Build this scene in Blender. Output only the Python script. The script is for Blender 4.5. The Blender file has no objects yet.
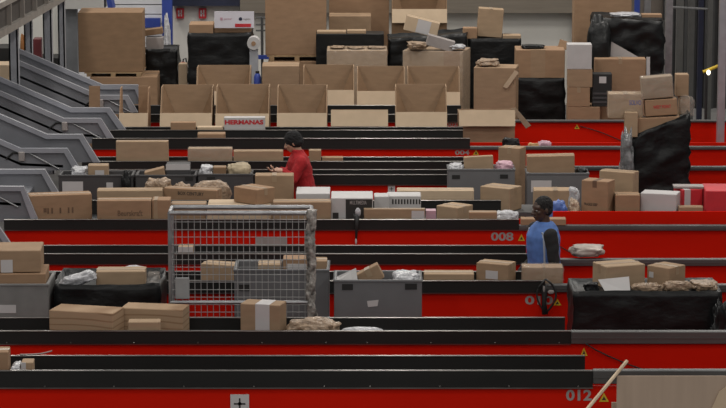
import bpy, bmesh, math, random
from mathutils import Vector, Matrix, noise, Euler
random.seed(7)
scene = bpy.context.scene
C = scene.collection
# ------------------------------------------------------------------ camera, sky, lights, exposure
F = 2713.0                      # focal length in pixels of a 726 px wide frame
ZC = 5.85                       # camera height
TH = math.atan(454.0 / F)       # downward pitch
cd = bpy.data.cameras.new('camera')
cam = bpy.data.objects.new('camera', cd); C.objects.link(cam)
cam.location = (0, 0, ZC); cam.rotation_euler = (math.pi/2 - TH, 0, 0)
cd.sensor_fit = 'HORIZONTAL'; cd.sensor_width = 36; cd.lens = F/726*36
cd.clip_start = 0.5; cd.clip_end = 200
scene.camera = cam
scene.view_settings.view_transform = 'Standard'
scene.view_settings.look = 'None'
scene.view_settings.gamma = 1
scene.view_settings.use_curve_mapping = False
scene.view_settings.exposure = 0.0
w = bpy.data.worlds.new('hall_light'); scene.world = w; w.use_nodes = True
w.node_tree.nodes['Background'].inputs[0].default_value = (0.92, 0.96, 1.0, 1)
w.node_tree.nodes['Background'].inputs[1].default_value = 0.20
def area(name, loc, sx, sy, power, col=(1, 0.95, 0.88), rot=(0, 0, 0)):
    l = bpy.data.lights.new(name, 'AREA'); l.shape = 'RECTANGLE'; l.size = sx; l.size_y = sy
    l.energy = power; l.color = col
    o = bpy.data.objects.new(name, l); C.objects.link(o); o.location = loc; o.rotation_euler = rot
    return o
for yy, pw in ((4, 150), (10, 130), (16, 90), (22, 95), (27, 120), (32, 130), (37, 130), (41.5, 170)):  # rows nearest the camera are added fill to light the front faces
    for xx in (-5.2, 0.3, 5.8):
        area('ceiling_and_fill_lamp', (xx, yy, 8.2), 0.35, 2.4, pw)

# ------------------------------------------------------------------ geometry helpers
FWD = Vector((0, math.cos(TH), -math.sin(TH))); UP = Vector((0, math.sin(TH), math.cos(TH)))
def ray(px, py): return FWD + Vector((1, 0, 0))*((px-363)/F) - UP*((py-204)/F)
def P(px, py, Y):
    d = ray(px, py); t = Y/d.y
    return Vector((t*d.x, Y, ZC + t*d.z))
def dep(py, z=1.05):
    d = ray(363, py); return (z-ZC)/d.z*d.y
def zat(py, Y): return P(363, py, Y).z
def sc(p): return F/((Vector(p)-Vector((0, 0, ZC))).dot(FWD))

class MB:
    def __init__(self): self.bm = bmesh.new()
    def box(self, lo, hi, M=None, bevel=0):
        bm = bmesh.new()
        x0, y0, z0 = lo; x1, y1, z1 = hi
        v = [bm.verts.new(c) for c in ((x0,y0,z0),(x1,y0,z0),(x1,y1,z0),(x0,y1,z0),(x0,y0,z1),(x1,y0,z1),(x1,y1,z1),(x0,y1,z1))]
        for f in ((0,3,2,1),(4,5,6,7),(0,1,5,4),(1,2,6,5),(2,3,7,6),(3,0,4,7)): bm.faces.new([v[i] for i in f])
        if bevel: bmesh.ops.bevel(bm, geom=bm.edges[:], offset=bevel, segments=1, affect='EDGES')
        self.add(bm, M); return self
    def add(self, bm, M=None):
        if M is not None: bm.transform(M)
        me = bpy.data.meshes.new('t'); bm.to_mesh(me); bm.free()
        self.bm.from_mesh(me); bpy.data.meshes.remove(me)
    def prism(self, pts, off):
        bm = bmesh.new(); off = Vector(off)
        a = [bm.verts.new(p) for p in pts]; b = [bm.verts.new(Vector(p)+off) for p in pts]
        n = len(a); bm.faces.new(a); bm.faces.new(b[::-1])
        for i in range(n): bm.faces.new((a[i], b[i], b[(i+1) % n], a[(i+1) % n]))
        bmesh.ops.recalc_face_normals(bm, faces=bm.faces[:])
        self.add(bm); return self
    def tube(self, pts, r, seg=8):
        pts = [Vector(p) for p in pts]; bm = bmesh.new(); rings = []
        for i, p in enumerate(pts):
            t = (pts[min(i+1, len(pts)-1)] - pts[max(i-1, 0)]).normalized()
            a = t.orthogonal().normalized() if abs(t.z) > .9 else t.cross(Vector((0,0,1))).normalized()
            b = t.cross(a); rr = r[i] if isinstance(r, (list, tuple)) else r
            rings.append([bm.verts.new(p + (a*math.cos(k*2*math.pi/seg) + b*math.sin(k*2*math.pi/seg))*rr) for k in range(seg)])
        for i in range(len(rings)-1):
            for k in range(seg): bm.faces.new((rings[i][k], rings[i][(k+1) % seg], rings[i+1][(k+1) % seg], rings[i+1][k]))
        bm.faces.new(rings[0][::-1]); bm.faces.new(rings[-1])
        bmesh.ops.recalc_face_normals(bm, faces=bm.faces[:])
        self.add(bm); return self
    def ell(self, c, r, M=None, seg=16):
        bm = bmesh.new(); bmesh.ops.create_uvsphere(bm, u_segments=seg, v_segments=max(8, seg*2//3), radius=1)
        bm.transform(Matrix.Translation(c) @ Matrix.Diagonal((r[0], r[1], r[2], 1)))
        self.add(bm, M); return self
    def loft(self, secs, seg=20, M=None):           # secs: (centre, rx, ry, z-up rings)
        bm = bmesh.new(); rings = []
        for c, rx, ry in secs:
            c = Vector(c); rings.append([bm.verts.new(c + Vector((rx*math.cos(k*2*math.pi/seg), ry*math.sin(k*2*math.pi/seg), 0))) for k in range(seg)])
        for i in range(len(rings)-1):
            for k in range(seg): bm.faces.new((rings[i][k], rings[i][(k+1) % seg], rings[i+1][(k+1) % seg], rings[i+1][k]))
        bm.faces.new(rings[0][::-1]); bm.faces.new(rings[-1])
        bmesh.ops.recalc_face_normals(bm, faces=bm.faces[:])
        self.add(bm, M); return self
    def build(self, name, mat, parent=None, world=True, smooth=False):
        if parent is not None and world: self.bm.transform(parent.matrix_basis.inverted())
        me = bpy.data.meshes.new(name); self.bm.to_mesh(me); self.bm.free()
        if mat: me.materials.append(mat)
        if smooth: me.polygons.foreach_set('use_smooth', [True]*len(me.polygons))
        o = bpy.data.objects.new(name, me); C.objects.link(o)
        if parent is not None: o.parent = parent
        return o
def tag(o, label=None, cat=None, group=None, kind=None):
    if label: o['label'] = label
    if cat: o['category'] = cat
    if group: o['group'] = group
    if kind: o['kind'] = kind
    return o
def root(name, loc, rz, label, cat, group=None):
    o = bpy.data.objects.new(name, None); C.objects.link(o); o.empty_display_size = .1
    o.location = loc; o.rotation_euler = (0, 0, rz)
    o.matrix_basis = Matrix.Translation(loc) @ Matrix.Rotation(rz, 4, 'Z')
    return tag(o, label, cat, group)
def struct(name, mb, mat): return tag(mb.build(name, mat), name.replace('_', ' '), name.split('_')[0], kind='structure')

# ------------------------------------------------------------------ materials
MATS = {}
def mat(name, col, rough=.6, metal=0, var=.12, scale=6, bump=0, spec=.5, alpha=1, stretch=(1,1,1), coat=0):
    m = bpy.data.materials.new(name); m.use_nodes = True; nt = m.node_tree; b = nt.nodes['Principled BSDF']
    b.inputs['Roughness'].default_value = rough; b.inputs['Metallic'].default_value = metal
    b.inputs['Specular IOR Level'].default_value = spec; b.inputs['Alpha'].default_value = alpha
    b.inputs['Coat Weight'].default_value = coat
    tc = nt.nodes.new('ShaderNodeTexCoord'); mp = nt.nodes.new('ShaderNodeMapping'); mp.inputs['Scale'].default_value = stretch
    n = nt.nodes.new('ShaderNodeTexNoise'); n.inputs['Scale'].default_value = scale; n.inputs['Detail'].default_value = 4
    nt.links.new(tc.outputs['Object'], mp.inputs[0]); nt.links.new(mp.outputs[0], n.inputs['Vector'])
    r = nt.nodes.new('ShaderNodeValToRGB')
    r.color_ramp.elements[0].position = .3; r.color_ramp.elements[1].position = .7
    r.color_ramp.elements[0].color = (*[c*(1-var) for c in col], 1); r.color_ramp.elements[1].color = (*[min(1, c*(1+var)) for c in col], 1)
    nt.links.new(n.outputs['Fac'], r.inputs[0]); nt.links.new(r.outputs[0], b.inputs['Base Color'])
    if bump:
        bp = nt.nodes.new('ShaderNodeBump'); bp.inputs['Strength'].default_value = bump; bp.inputs['Distance'].default_value = .03
        nt.links.new(n.outputs['Fac'], bp.inputs['Height']); nt.links.new(bp.outputs[0], b.inputs['Normal'])
    MATS[name] = m; return m
card = [mat('cardboard_%s' % n, tuple(v*.90 for v in c), .8, var=.09, scale=5, stretch=(1, 1, 3), spec=.2) for n, c in
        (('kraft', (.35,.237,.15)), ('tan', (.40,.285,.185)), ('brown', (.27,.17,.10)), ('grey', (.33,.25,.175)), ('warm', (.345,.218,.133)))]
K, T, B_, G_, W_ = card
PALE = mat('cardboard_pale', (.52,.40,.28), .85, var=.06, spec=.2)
RED = mat('red_paint', (.57,.010,.002), .6, var=.06, scale=3, stretch=(.3,1,1), spec=.06)
REDP = mat('red_print', (.5,.02,.03), .6)
BLK = mat('black_guard', (.012,.0115,.011), .55, spec=.3, var=.3, scale=3, stretch=(.2,1,1))
BELT = mat('belt_rubber', (.012,.014,.016), .5, var=.2)
ALU = mat('aluminium', (.20,.19,.18), .30, 1, var=.25, scale=4, stretch=(.6,1,1))
RAIL = mat('rail_steel', (.10,.10,.10), .5, .55, var=.15, scale=5, stretch=(.4,1,1))
CHUTE = mat('chute_paint', (.20,.205,.225), .45, .2, var=.12, scale=3)
CHUTR = mat('chute_rim', (.32,.325,.36), .4, .2, var=.1, scale=4)
STEEL = mat('galvanised_steel', (.30,.30,.31), .4, .7, var=.2, scale=8)
POST = mat('post_grey', (.33,.34,.37), .5, .1, var=.1)
TOTE = mat('grey_plastic', (.135,.136,.142), .5, var=.08, scale=3)
TOTD = mat('dark_plastic', (.055,.053,.055), .5, var=.15, scale=3)
DARK = mat('dark_rubber', (.012,.012,.012), .6)
FILM = mat('black_film', (.006,.0065,.007), .42, var=.4, scale=7, bump=.3, stretch=(1,1,1.6), spec=.28)
CLEAR = mat('clear_film', (.55,.48,.42), .15, var=.3, scale=14, bump=1, alpha=.17)
WBAG = mat('white_plastic', (.46,.46,.48), .3, var=.2, scale=16, bump=1)
PBAG = mat('brown_paper', (.30,.21,.14), .4, var=.35, scale=22, bump=1)
PINK = mat('pink_plastic', (.50,.30,.36), .5, var=.12)
BLUEB = mat('blue_plastic', (.06,.12,.36), .45, var=.2, scale=10)
WHITE = mat('white_card', (.47,.455,.45), .6, var=.05)
LABEL = mat('label_paper', (.50,.48,.48), .6, var=.04)
TAPE = mat('packing_tape', (.33,.235,.15), .3, var=.08)
PRINT = mat('black_print', (.025,.022,.02), .7)
BPRINT = mat('brown_print', (.13,.075,.045), .8)
YEL = mat('yellow_sign', (.55,.38,.02), .5)
GREYT = mat('number_grey', (.30,.27,.26), .5)
WOOD = mat('pallet_wood', (.33,.22,.12), .8, var=.2, scale=5, stretch=(1,6,6))
PALEW = mat('pale_wood', (.55,.43,.30), .7, var=.15)
WALL = mat('wall_paint', (.66,.645,.60), .7, var=.05, scale=2)
WALLW = mat('wall_brick_white', (.70,.70,.72), .7, var=.05)
BEAM = mat('beam_taupe', (.17,.145,.115), .6, var=.1, stretch=(.3,1,4))
NAVY = mat('navy_paint', (.016,.020,.045), .45, var=.2)
BLUE = mat('blue_paint', (.03,.06,.30), .45, var=.1)
FLOOR = mat('concrete', (.16,.155,.15), .7, var=.15, scale=1.5)
SKD = mat('skin_dark', (.062,.034,.023), .45, var=.1)
SKL = mat('skin_light', (.45,.26,.18), .5, var=.06)
HAIR = mat('black_hair', (.006,.005,.005), .8, var=.4, scale=60, bump=.8)
SWEAT = mat('red_knit', (.36,.012,.016), .9, var=.12, scale=30, bump=.4)
BEANIE = mat('black_knit', (.010,.010,.011), .95, var=.3, scale=40, bump=.6)
TROUS = mat('dark_trousers', (.02,.022,.03), .9)
VEST = mat('blue_vest', (.075,.16,.42), .75, var=.18, scale=14)
VSTR = mat('vest_strip', (.34,.38,.46), .6)
BSHIRT = mat('black_shirt', (.012,.012,.013), .9, var=.3)
EYE = mat('eye', (.25,.24,.23), .3)
LAMP = bpy.data.materials.new('lamp_glow'); LAMP.use_nodes = True
LAMP.node_tree.nodes['Principled BSDF'].inputs['Emission Color'].default_value = (1, .93, .7, 1)
LAMP.node_tree.nodes['Principled BSDF'].inputs['Emission Strength'].default_value = 2.5

WAVE = mat('wood_print_card', (.36,.245,.155), .8, var=.1, spec=.2)
nt = WAVE.node_tree; wv = nt.nodes.new('ShaderNodeTexWave'); wv.inputs['Scale'].default_value = 2.6; wv.inputs['Distortion'].default_value = 7; wv.inputs['Detail'].default_value = 1.5; wv.inputs['Detail Scale'].default_value = .8; wv.bands_direction = 'Z'
tc = nt.nodes.new('ShaderNodeTexCoord'); mp = nt.nodes.new('ShaderNodeMapping'); mp.inputs['Scale'].default_value = (.6, .6, 2.2)
rp = nt.nodes.new('ShaderNodeValToRGB'); rp.color_ramp.elements[0].color = (.27,.17,.10,1); rp.color_ramp.elements[1].color = (.38,.26,.165,1); rp.color_ramp.elements[1].position = .25
nt.links.new(tc.outputs['Object'], mp.inputs[0]); nt.links.new(mp.outputs[0], wv.inputs['Vector']); nt.links.new(wv.outputs['Fac'], rp.inputs[0]); nt.links.new(rp.outputs[0], nt.nodes['Principled BSDF'].inputs['Base Color'])
def text(body, mat_, x0, x1, z0, z1, Y, parent, name='printed_text', local=False, bold=.015):
    cu = bpy.data.curves.new('txt', 'FONT'); cu.body = body; cu.extrude = .0; cu.offset = bold; cu.resolution_u = 3
    o = bpy.data.objects.new('txt', cu); C.objects.link(o)
    dg = bpy.context.evaluated_depsgraph_get(); me = bpy.data.meshes.new_from_object(o.evaluated_get(dg))
    bpy.data.objects.remove(o)
    xs = [v.co.x for v in me.vertices]; ys = [v.co.y for v in me.vertices]
    ax, bx, ay, by = min(xs), max(xs), min(ys), max(ys)
    for v in me.vertices:
        v.co = Vector((x0 + (v.co.x-ax)/(bx-ax)*(x1-x0), Y, z0 + (v.co.y-ay)/(by-ay)*(z1-z0)))
    if not local: me.transform(parent.matrix_basis.inverted())
    me.materials.append(mat_); t = bpy.data.objects.new(name, me); C.objects.link(t); t.parent = parent
    return t

# ------------------------------------------------------------------ the setting
struct('floor', MB().box((-14, 10, -.1), (14, 47, 0)), FLOOR)
struct('wall_back', MB().box((-14, 45, 0), (14, 45.2, 7)), WALL)
struct('wall_left', MB().box((-14.2, 10, 0), (-14, 47, 7)), WALLW)
struct('wall_right', MB().box((14, 10, 0), (14.2, 47, 7)), WALLW)
m = MB(); m.box((P(240,5,44.7).x, 44.7, zat(13,44.7)), (P(576,5,44.7).x, 44.98, zat(-60,44.7)))
struct('trim_1', m, BEAM)
m = MB(); m.box((P(172,5,44.75).x, 44.75, zat(6,44.75)), (P(240,5,44.75).x, 44.98, zat(-60,44.75)))
struct('trim_2', m, NAVY)
m = MB()
a, b = P(664, 50, 44.4), P(760, 50, 44.4)
m.box((a.x, 44.6, 0), (b.x, 44.9, 5))
for i in range(14): m.box((a.x + i*(b.x-a.x)/14, 44.5, 0), (a.x + (i+.45)*(b.x-a.x)/14, 44.62, 5))
struct('door_1', m, mat('ribbed_door', (.05,.05,.05), .5, .3))
m = MB(); m.box((P(575,0,44.6).x, 44.7, 0), (P(664,0,44.6).x, 44.95, 5)); struct('wall_panel', m, mat('taupe_panel', (.11,.09,.075), .7))
# white brick courses left of the blue post
m = MB(); a, b = P(60, 10, 44.8), P(163, 10, 44.8)
for i in range(16): m.box((a.x, 44.85, 0.1+i*.16), (b.x, 44.98, .245+i*.16))
struct('trim_3', m, WALLW)
# blue post
m = MB(); a, b = P(162, 20, 44.2), P(172, 20, 44.2); m.box((a.x, 44.2, 0), (b.x, 44.4, 4)); struct('trim_4', m, BLUE)

# ------------------------------------------------------------------ conveyors
Z0 = 1.05; ZB = 0.90
LANES = {}
def conveyor(key, label, backs, front, gb, xs, xeb, xef, rail, number=None, npx=None, tri=None, bolts=None, redguard=None, right=True):
    Yf = dep(front); Yb = dep(backs[0]); s = sc((0, Yf, Z0))
    X0 = P(xs, front, Yf).x; XE = P(xef, front, Yf).x; XR = 6.3
    r = root('conveyor', (X0+2, (Yf+Yb)/2, 0), 0, label, 'conveyor', 'red parcel conveyors across the hall')
    zg = zat(gb, Yf); zp = .36
    xr = XR if right else XE
    # red side panel with a folded lip
    m = MB().box((X0, Yf+.01, zp), (xr, Yf+.04, zg+.01)); m.build('side_panel', RED, r)
    MB().box((X0, Yb+.0, zp), (xr, Yb+.03, .84)).build('rear_panel', RED, r)
    # guards
    MB().box((X0, Yf-.012, zg), (XE, Yf+.012, Z0-.012)).build('front_guard', BLK, r)
    MB().box((X0, Yf-.018, Z0-.012), (XE, Yf+.014, Z0), bevel=.004).build('guard_edge', ALU, r)
    MB().box((X0, Yf-.017, zg-.006), (XE, Yf+.008, zg+.004)).build('panel_lip', ALU, r)
    for yb in backs:
        Y = dep(yb); xe = P(xeb, yb, Y).x
        MB().box((X0, Y-.012, ZB-.06), (xe, Y+.012, Z0-.012)).build('rear_guard', BLK, r)
        MB().box((X0, Y-.018, Z0-.012), (xe, Y+.014, Z0), bevel=.004).build('guard_edge', ALU, r)
    # belt, lower past the guards
    m = MB().box((X0, Yf+.03, ZB-.05), (XE, Yb-.03, ZB))
    if right: m.box((XE, Yf+.06, .70), (XR, Yb-.03, .745))
    m.build('belt', BELT, r)
    if right and rail:
        z1, z0 = zat(rail[0], Yf), zat(rail[1], Yf)
        m = MB().box((XE, Yf-.03, z0), (XR, Yf+.05, z1), bevel=.006)
        m.box((XE, Yf-.036, (z0+z1)/2-.006), (XR, Yf-.03, (z0+z1)/2+.006)); m.build('frame_rail', RAIL, r)
    if redguard:
        xa, ya, yb2 = redguard
        MB().box((P(xa, ya, Yf+.2).x, Yf+.2, zat(yb2+6, Yf+.2)), (XR, Yf+.23, zat(ya, Yf+.2))).build('red_guard', RED, r)
    k = 0
    x = X0 + .3
    while x < xr - .2:
        m = MB(); m.box((x, Yf+.05, 0), (x+.08, Yf+.13, zp+.35)); m.box((x, Yb-.12, 0), (x+.08, Yb-.04, zp+.35)); m.build('leg', RAIL, r); x += 2.4
    if number:
        a, b = P(npx[0], npx[3], Yf), P(npx[1], npx[2], Yf)
        text(number, GREYT, a.x, b.x, a.z, b.z, Yf+.007, r, 'lane_number', bold=.03)
    if tri:
        x, y0, y1, hw = tri
        a, b, c = P(x-hw, y1, Yf), P(x+hw, y1, Yf), P(x, y0, Yf); o = Vector((0, -.002, 0)); y = Vector((0, .0085, 0))
        t = MB().prism([a+y, b+y, c+y], o).build('warning_sign', YEL, r)
        a2, b2, c2 = a.lerp(c, .35), b.lerp(c, .35), c.lerp((a+b)/2, .3)
        cc = (a+b+c)/3; q = [cc+(p-cc)*.42 + Vector((0, .0055, 0)) for p in (a, b, c)]
        MB().prism(q, (0, -.001, 0)).build('warning_symbol', PRINT, t, world=False).data.transform(r.matrix_basis.inverted())
    if bolts:
        for bx in bolts:
            p = P(bx, gb-1.5, Yf)
            MB().ell((p.x, Yf-.014, p.z), (.008, .006, .008), seg=8).build('bolt', ALU, r)
    LANES[key] = dict(Yf=Yf, Yb=Yb, r=r, XE=XE)
    return r
conveyor('Z', 'farthest red conveyor lane, running behind the front row of open cartons', [105], 114, 122, 118, 461, 464, (120,122.3), '002', (446,457,122.6,126.3), (577,124.5,129,2.6))
conveyor('A', 'red conveyor lane numbered 004 behind the worker in the red sweater', [126.7,129.8], 138, 149, 92, 463, 470, (146.3,149.6), '004', (455,469.5,150.2,155), (476,149.8,155,3))
conveyor('B', 'red conveyor lane with the plastic-wrapped carton behind the red-sweater worker', [156.6], 161, 169, 82, 468, 472, (166.3,170.3))
conveyor('N', 'short black-guarded conveyor lane directly behind the grey totes and red-sweater worker', [169.3], 174.3, 184.8, 80, 470, 470, None, right=False)
conveyor('C', 'red conveyor lane numbered 008 crowded with cartons, above the roll cage', [200], 219, 230, 4, 501, 519, (225,230.3), '008', (491,513.5,232.3,241), (521.5,234,241,3.5), redguard=(553,211.6,225))
conveyor('D', 'red conveyor lane between lane 008 and lane 010, behind the blue-vest worker', [245], 253.4, 264.3, -30, 526, 528, (258.8,265.6))
conveyor('E', 'red conveyor lane numbered 010 behind the roll cage and totes', [271], 280.2, 293, -30, 545, 545, (284.3,291.8), '010', (525,553,296,304.8), (557.5,299,305.5,4))
conveyor('F', 'red conveyor lane carrying the wood-coloured cartons in front of the roll cage', [317], 330.4, 344, -30, 565, 571, (331,343.4), None, None, (584,347.5,356,3.5), bolts=[7,71,134,198,262,326,367,431,495,559])
conveyor('G', 'nearest red conveyor lane numbered 012 along the bottom edge', [355.2], 370, 387.6, -30, 585, 593, (369.8,383.3), '012', (566,592,389.8,401), (604,393,402,5), bolts=[45,114,184,254,324,370,440,509,578])
# small marker plates on the lanes
def plate(lane, x0, x1, y0, y1, cross, label):
    Y = LANES[lane]['Yf']; r = LANES[lane]['r']
    a, b = P(x0, y1, Y), P(x1, y0, Y)
    p = MB().box((a.x, Y-.002, a.z), (b.x, Y+.009, b.z)).build('marker_plate', LABEL if cross else GREYT, r); p['label'] = label
    if cross:
        cx, cz = (a.x+b.x)/2, (a.z+b.z)/2; h = (b.z-a.z)*.3; t = h*.13
        m = MB().box((cx-h, Y-.005, cz-t), (cx+h, Y-.001, cz+t)); m.box((cx-t, Y-.005, cz-h), (cx+t, Y-.001, cz+h)); m.box((cx-t*2, Y-.005, cz-t*2), (cx+t*2, Y-.001, cz+t*2))
        m.bm.transform(r.matrix_basis.inverted()); m.build('cross_mark', PRINT, p, world=False)
plate('G', 230.5, 249, 394.5, 413, True, 'white plate with black cross mark')
plate('N', 388, 395, 185.5, 192, True, 'small white plate with black cross mark')
plate('C', 256, 287, 237.5, 244.5, False, 'grey metal sign plate')

# ------------------------------------------------------------------ chutes and sorter on the left
def chute(label, back, front, Yb, Yf):
    (kb, eb, fb), (kf, ef, ff) = back, front
    kk = P(*kf, Yf)
    r = root('sorting_chute', (kk.x, (Yb+Yf)/2, 0), 0, label, 'chute', 'grey metal sorting chutes')
    for nm, (k, e, ft), Y, sg in (('near', (kf, ef, ff), Yf, -1), ('far', (kb, eb, fb), Yb, -1)):
        L = (k[0]-85, k[1]-85*.43)
        top = [P(*L, Y), P(*k, Y), P(*e, Y), P(*ft, Y)]
        s = sc((0, Y, 1.2)); dz = 30/s
        poly = top + [P(k[0]-4, ft[1]+1, Y), P(k[0]-6, k[1]+30, Y), P(L[0], L[1]+31, Y)]
        pl = MB().prism(poly, (0, .025, 0)).build('side_plate', CHUTE, r)
        m = MB(); wd = 4.6
        def strip(a, b, c, d): m.prism([P(*a, Y), P(*b, Y), P(*c, Y), P(*d, Y)], (0, -.035, 0))
        strip(L, k, (k[0]-1, k[1]+wd), (L[0], L[1]+wd))
        strip(k, e, (e[0]-3, e[1]+wd), (k[0]-1, k[1]+wd))
        strip(e, ft, (ft[0]-wd*1.5, ft[1]), (e[0]-3, e[1]+wd))
        m.bm.transform(r.matrix_basis.inverted()); m.build('rim', CHUTR, pl, world=False)
    # sliding pan between the plates
    k = kf; L = (k[0]-85, k[1]-85*.43)
    a, b, c = P(L[0], L[1]+15, Yf), P(k[0], k[1]+15, Yf), P(ff[0]-18, k[1]+17, Yf)
    dY = Vector((0, Yb-Yf, 0)); th = Vector((0, 0, -.03))
    m = MB()
    for p, q in ((a, b), (b, c)): m.prism([p, q, q+dY, p+dY], th)
    m.build('slide_pan', CHUTE, r)
    p = P(k[0]-1, k[1]+2, Yf)
    MB().box((p.x-.05, Yf+.03, 0), (p.x+.03, Yf+.11, p.z-.05)).build('leg', POST, r)
    # white sensor and dark strap by the kink
    q = P(k[0]+1, k[1]+8, Yf)
    MB().box((q.x-.035, Yf-.05, q.z-.055), (q.x+.035, Yf, q.z+.055), bevel=.008).build('sensor', GREYT, r)
    m = MB().tube([P(k[0]-15, k[1]+11, Yf-.01), P(k[0]-8, k[1]+5, Yf-.012), P(k[0]-3, k[1]+5, Yf-.012)], .012); m.build('strap', DARK, r)
    m = MB().tube([P(k[0]+8, k[1]+5, Yf-.012), P(k[0]+38, k[1]+21, Yf-.012)], .010); m.build('brace', STEEL, r)
    return r
L_ = LANES
chute('farthest grey sorting chute, its end inside the brown carton panels', ((103,84.5),(138,84.5),(148,104)), ((100,95),(128,95),(138,112)), L_['Z']['Yb']-.06, L_['Z']['Yf']+.06)
chute('second farthest grey sorting chute, ending at lane 004', ((72,107.5),(110,107.5),(127,131)), ((64,118),(101,118),(117,143)), L_['A']['Yb']-.06, L_['A']['Yf']+.06)
chute('middle grey sorting chute, ending left of the upright tan carton', ((47.5,134),(82.5,134),(100,162)), ((21,148),(67.5,148),(81,170)), L_['N']['Yb']-.06, L_['N']['Yf']+.06)
chute('grey sorting chute behind the leftmost long carton of lane 008', ((-8,169),(45,169),(60,194)), ((-20,186),(24,186),(39,221)), L_['C']['Yb']-.06, L_['C']['Yf']+.06)
chute('nearest grey sorting chute, only its slanted tip showing at the left edge', ((-60,212),(-12,212),(6,238)), ((-60,224),(-2,224),(13,246)), L_['D']['Yb']-.06, L_['D']['Yf']+.06)
# elevated sorter girder
r = root('elevated_sorter', (-4.6, 36, 0), 0, 'elevated beige conveyor girder on grey posts at top left', 'conveyor')
ya, yb = 31.5, 40.0
xa, xb = -4.62, -4.22
def lerpx(y): return xa + (xb-xa)*(y-ya)/(yb-ya)
m = MB(); GB = mat('girder_beige', (.26,.235,.21), .6, .1); GD = mat('girder_web', (.06,.052,.046), .7)
def beam(z0, z1, off0, off1):
    m.prism([(xa+off0, ya, z0), (xb+off0, yb, z0), (xb+off0, yb, z1), (xa+off0, ya, z1)], (off1-off0, 0, 0))
beam(2.36, 2.45, 0, .10); beam(2.72, 2.79, 0, .10); m.build('girder_flange', GB, r)
m = MB(); beam(2.45, 2.72, .0, .04); m.build('girder_web', GD, r)
for i in range(9):
    y = ya + .5 + i*(yb-ya-.8)/8
    MB().box((lerpx(y)+.04, y-.03, 2.45), (lerpx(y)+.10, y+.03, 2.72)).build('stiffener', GB, r)
m = MB(); beam(2.79, 2.84, -.9, 0); m.build('belt', BELT, r)
for x0, x1, Y in ((9,18,35.2),(24.5,32,37.15),(43.5,52,37.5),(58.5,65,38.6)):
    a, b = P(x0, 60, Y), P(x1, 60, Y); m = MB(); zt = 2.36
    t = .02
    m.box((a.x, Y, 0), (b.x, Y+t, zt)); m.box((a.x, Y, 0), (a.x+t, Y+.16, zt)); m.box((b.x-t, Y, 0), (b.x, Y+.16, zt))
    m.build('post', POST, r)

# ------------------------------------------------------------------ parcels
GC = 'loose cartons'
def carton(label, x0, x1, y0, y1, Y, d=.35, side=0, zb=None, m=None, tape='x', labs=(), name='carton', cat='carton', group=GC, prints=(), film=False, roll=0, gap=0, simple=False, tm=None, qm=.36):
    """front face spans x0..x1, y0..y1 on the photo at depth Y; side px of a side face past x1 (or before x0 when negative)"""
    m = m or random.choice(card)
    if d < .42: d *= .68
    xm = (x0+x1)/2
    pt = P(xm, y0, Y); pb = P(xm, y1, Y); s = sc((pt.x, Y, (pt.z+pb.z)/2))
    phi = math.atan2(pt.x, Y)
    q = max(-qm, min(qm, side/(s*d)))
    psi = phi + math.asin(q) if side else 0.0
    if side == 0: psi = phi*.3
    wd = (x1-x0)/s/max(.5, math.cos(psi-phi))
    z0 = pb.z if zb is None else zb
    z0 += gap; h = pt.z - z0
    if side: Y = Y + abs(math.sin(psi))*wd/2
    r = root(name, (pt.x, Y, z0), -psi, label, cat, group)
    if roll:
        r.matrix_basis = r.matrix_basis @ Matrix.Rotation(roll, 4, 'Y')
    bx = MB().box((-wd/2, 0, 0), (wd/2, d, h), bevel=min(.006, h*.08))
    if simple:
        o = bx.build('carton_body', m, r, world=False); return r, wd, d, h
    bx.build('carton_body', m, r, world=False)
    e = .0018; tw = .024
    tm = tm or TAPE
    if tape == 'x':
        t = MB().box((-wd/2-e, d/2-tw, h), (wd/2+e, d/2+tw, h+e)); dr = min(.07, h*.5)
        t.box((-wd/2-e, d/2-tw, h-dr), (-wd/2, d/2+tw, h)); t.box((wd/2, d/2-tw, h-dr), (wd/2+e, d/2+tw, h)); t.build('tape', tm, r, world=False)
    elif tape == 'y':
        t = MB().box((-tw, -e, h), (tw, d+e, h+e)); dr = min(.07, h*.6); t.box((-tw, -e, h-dr), (tw, 0, h)); t.build('tape', tm, r, world=False)
    elif isinstance(tape, tuple):       # full band down the front at fractions of the width
        u0, u1 = tape; X0, X1 = -wd/2+u0*wd, -wd/2+u1*wd
        t = MB().box((X0, -e, h), (X1, d+e, h+e)); t.box((X0, -e, 0.005), (X1, 0, h)); t.build('tape', tm, r, world=False)
    for u0, u1, v0, v1 in labs:          # fractions, v from the top
        MB().box((-wd/2+u0*wd, -.003, h-v1*h), (-wd/2+u1*wd, .001, h-v0*h)).build('shipping_label', LABEL, r, world=False)
    for tx, pm, u0, u1, v0, v1 in prints:
        text(tx, pm, -wd/2+u0*wd, -wd/2+u1*wd, h-v1*h, h-v0*h, -.0022, r, local=True)
    if film:
        f = MB().box((-wd/2-.008, -.012, .002), (wd/2+.008, d+.008, h+.008), bevel=.01)
        bmesh.ops.subdivide_edges(f.bm, edges=f.bm.edges[:], cuts=3, use_grid_fill=True)
        for v in f.bm.verts: v.co += Vector(noise.noise_vector(v.co*9))*.006
        f.build('film_wrap', CLEAR, r, world=False, smooth=True)
    return r, wd, d, h

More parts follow.
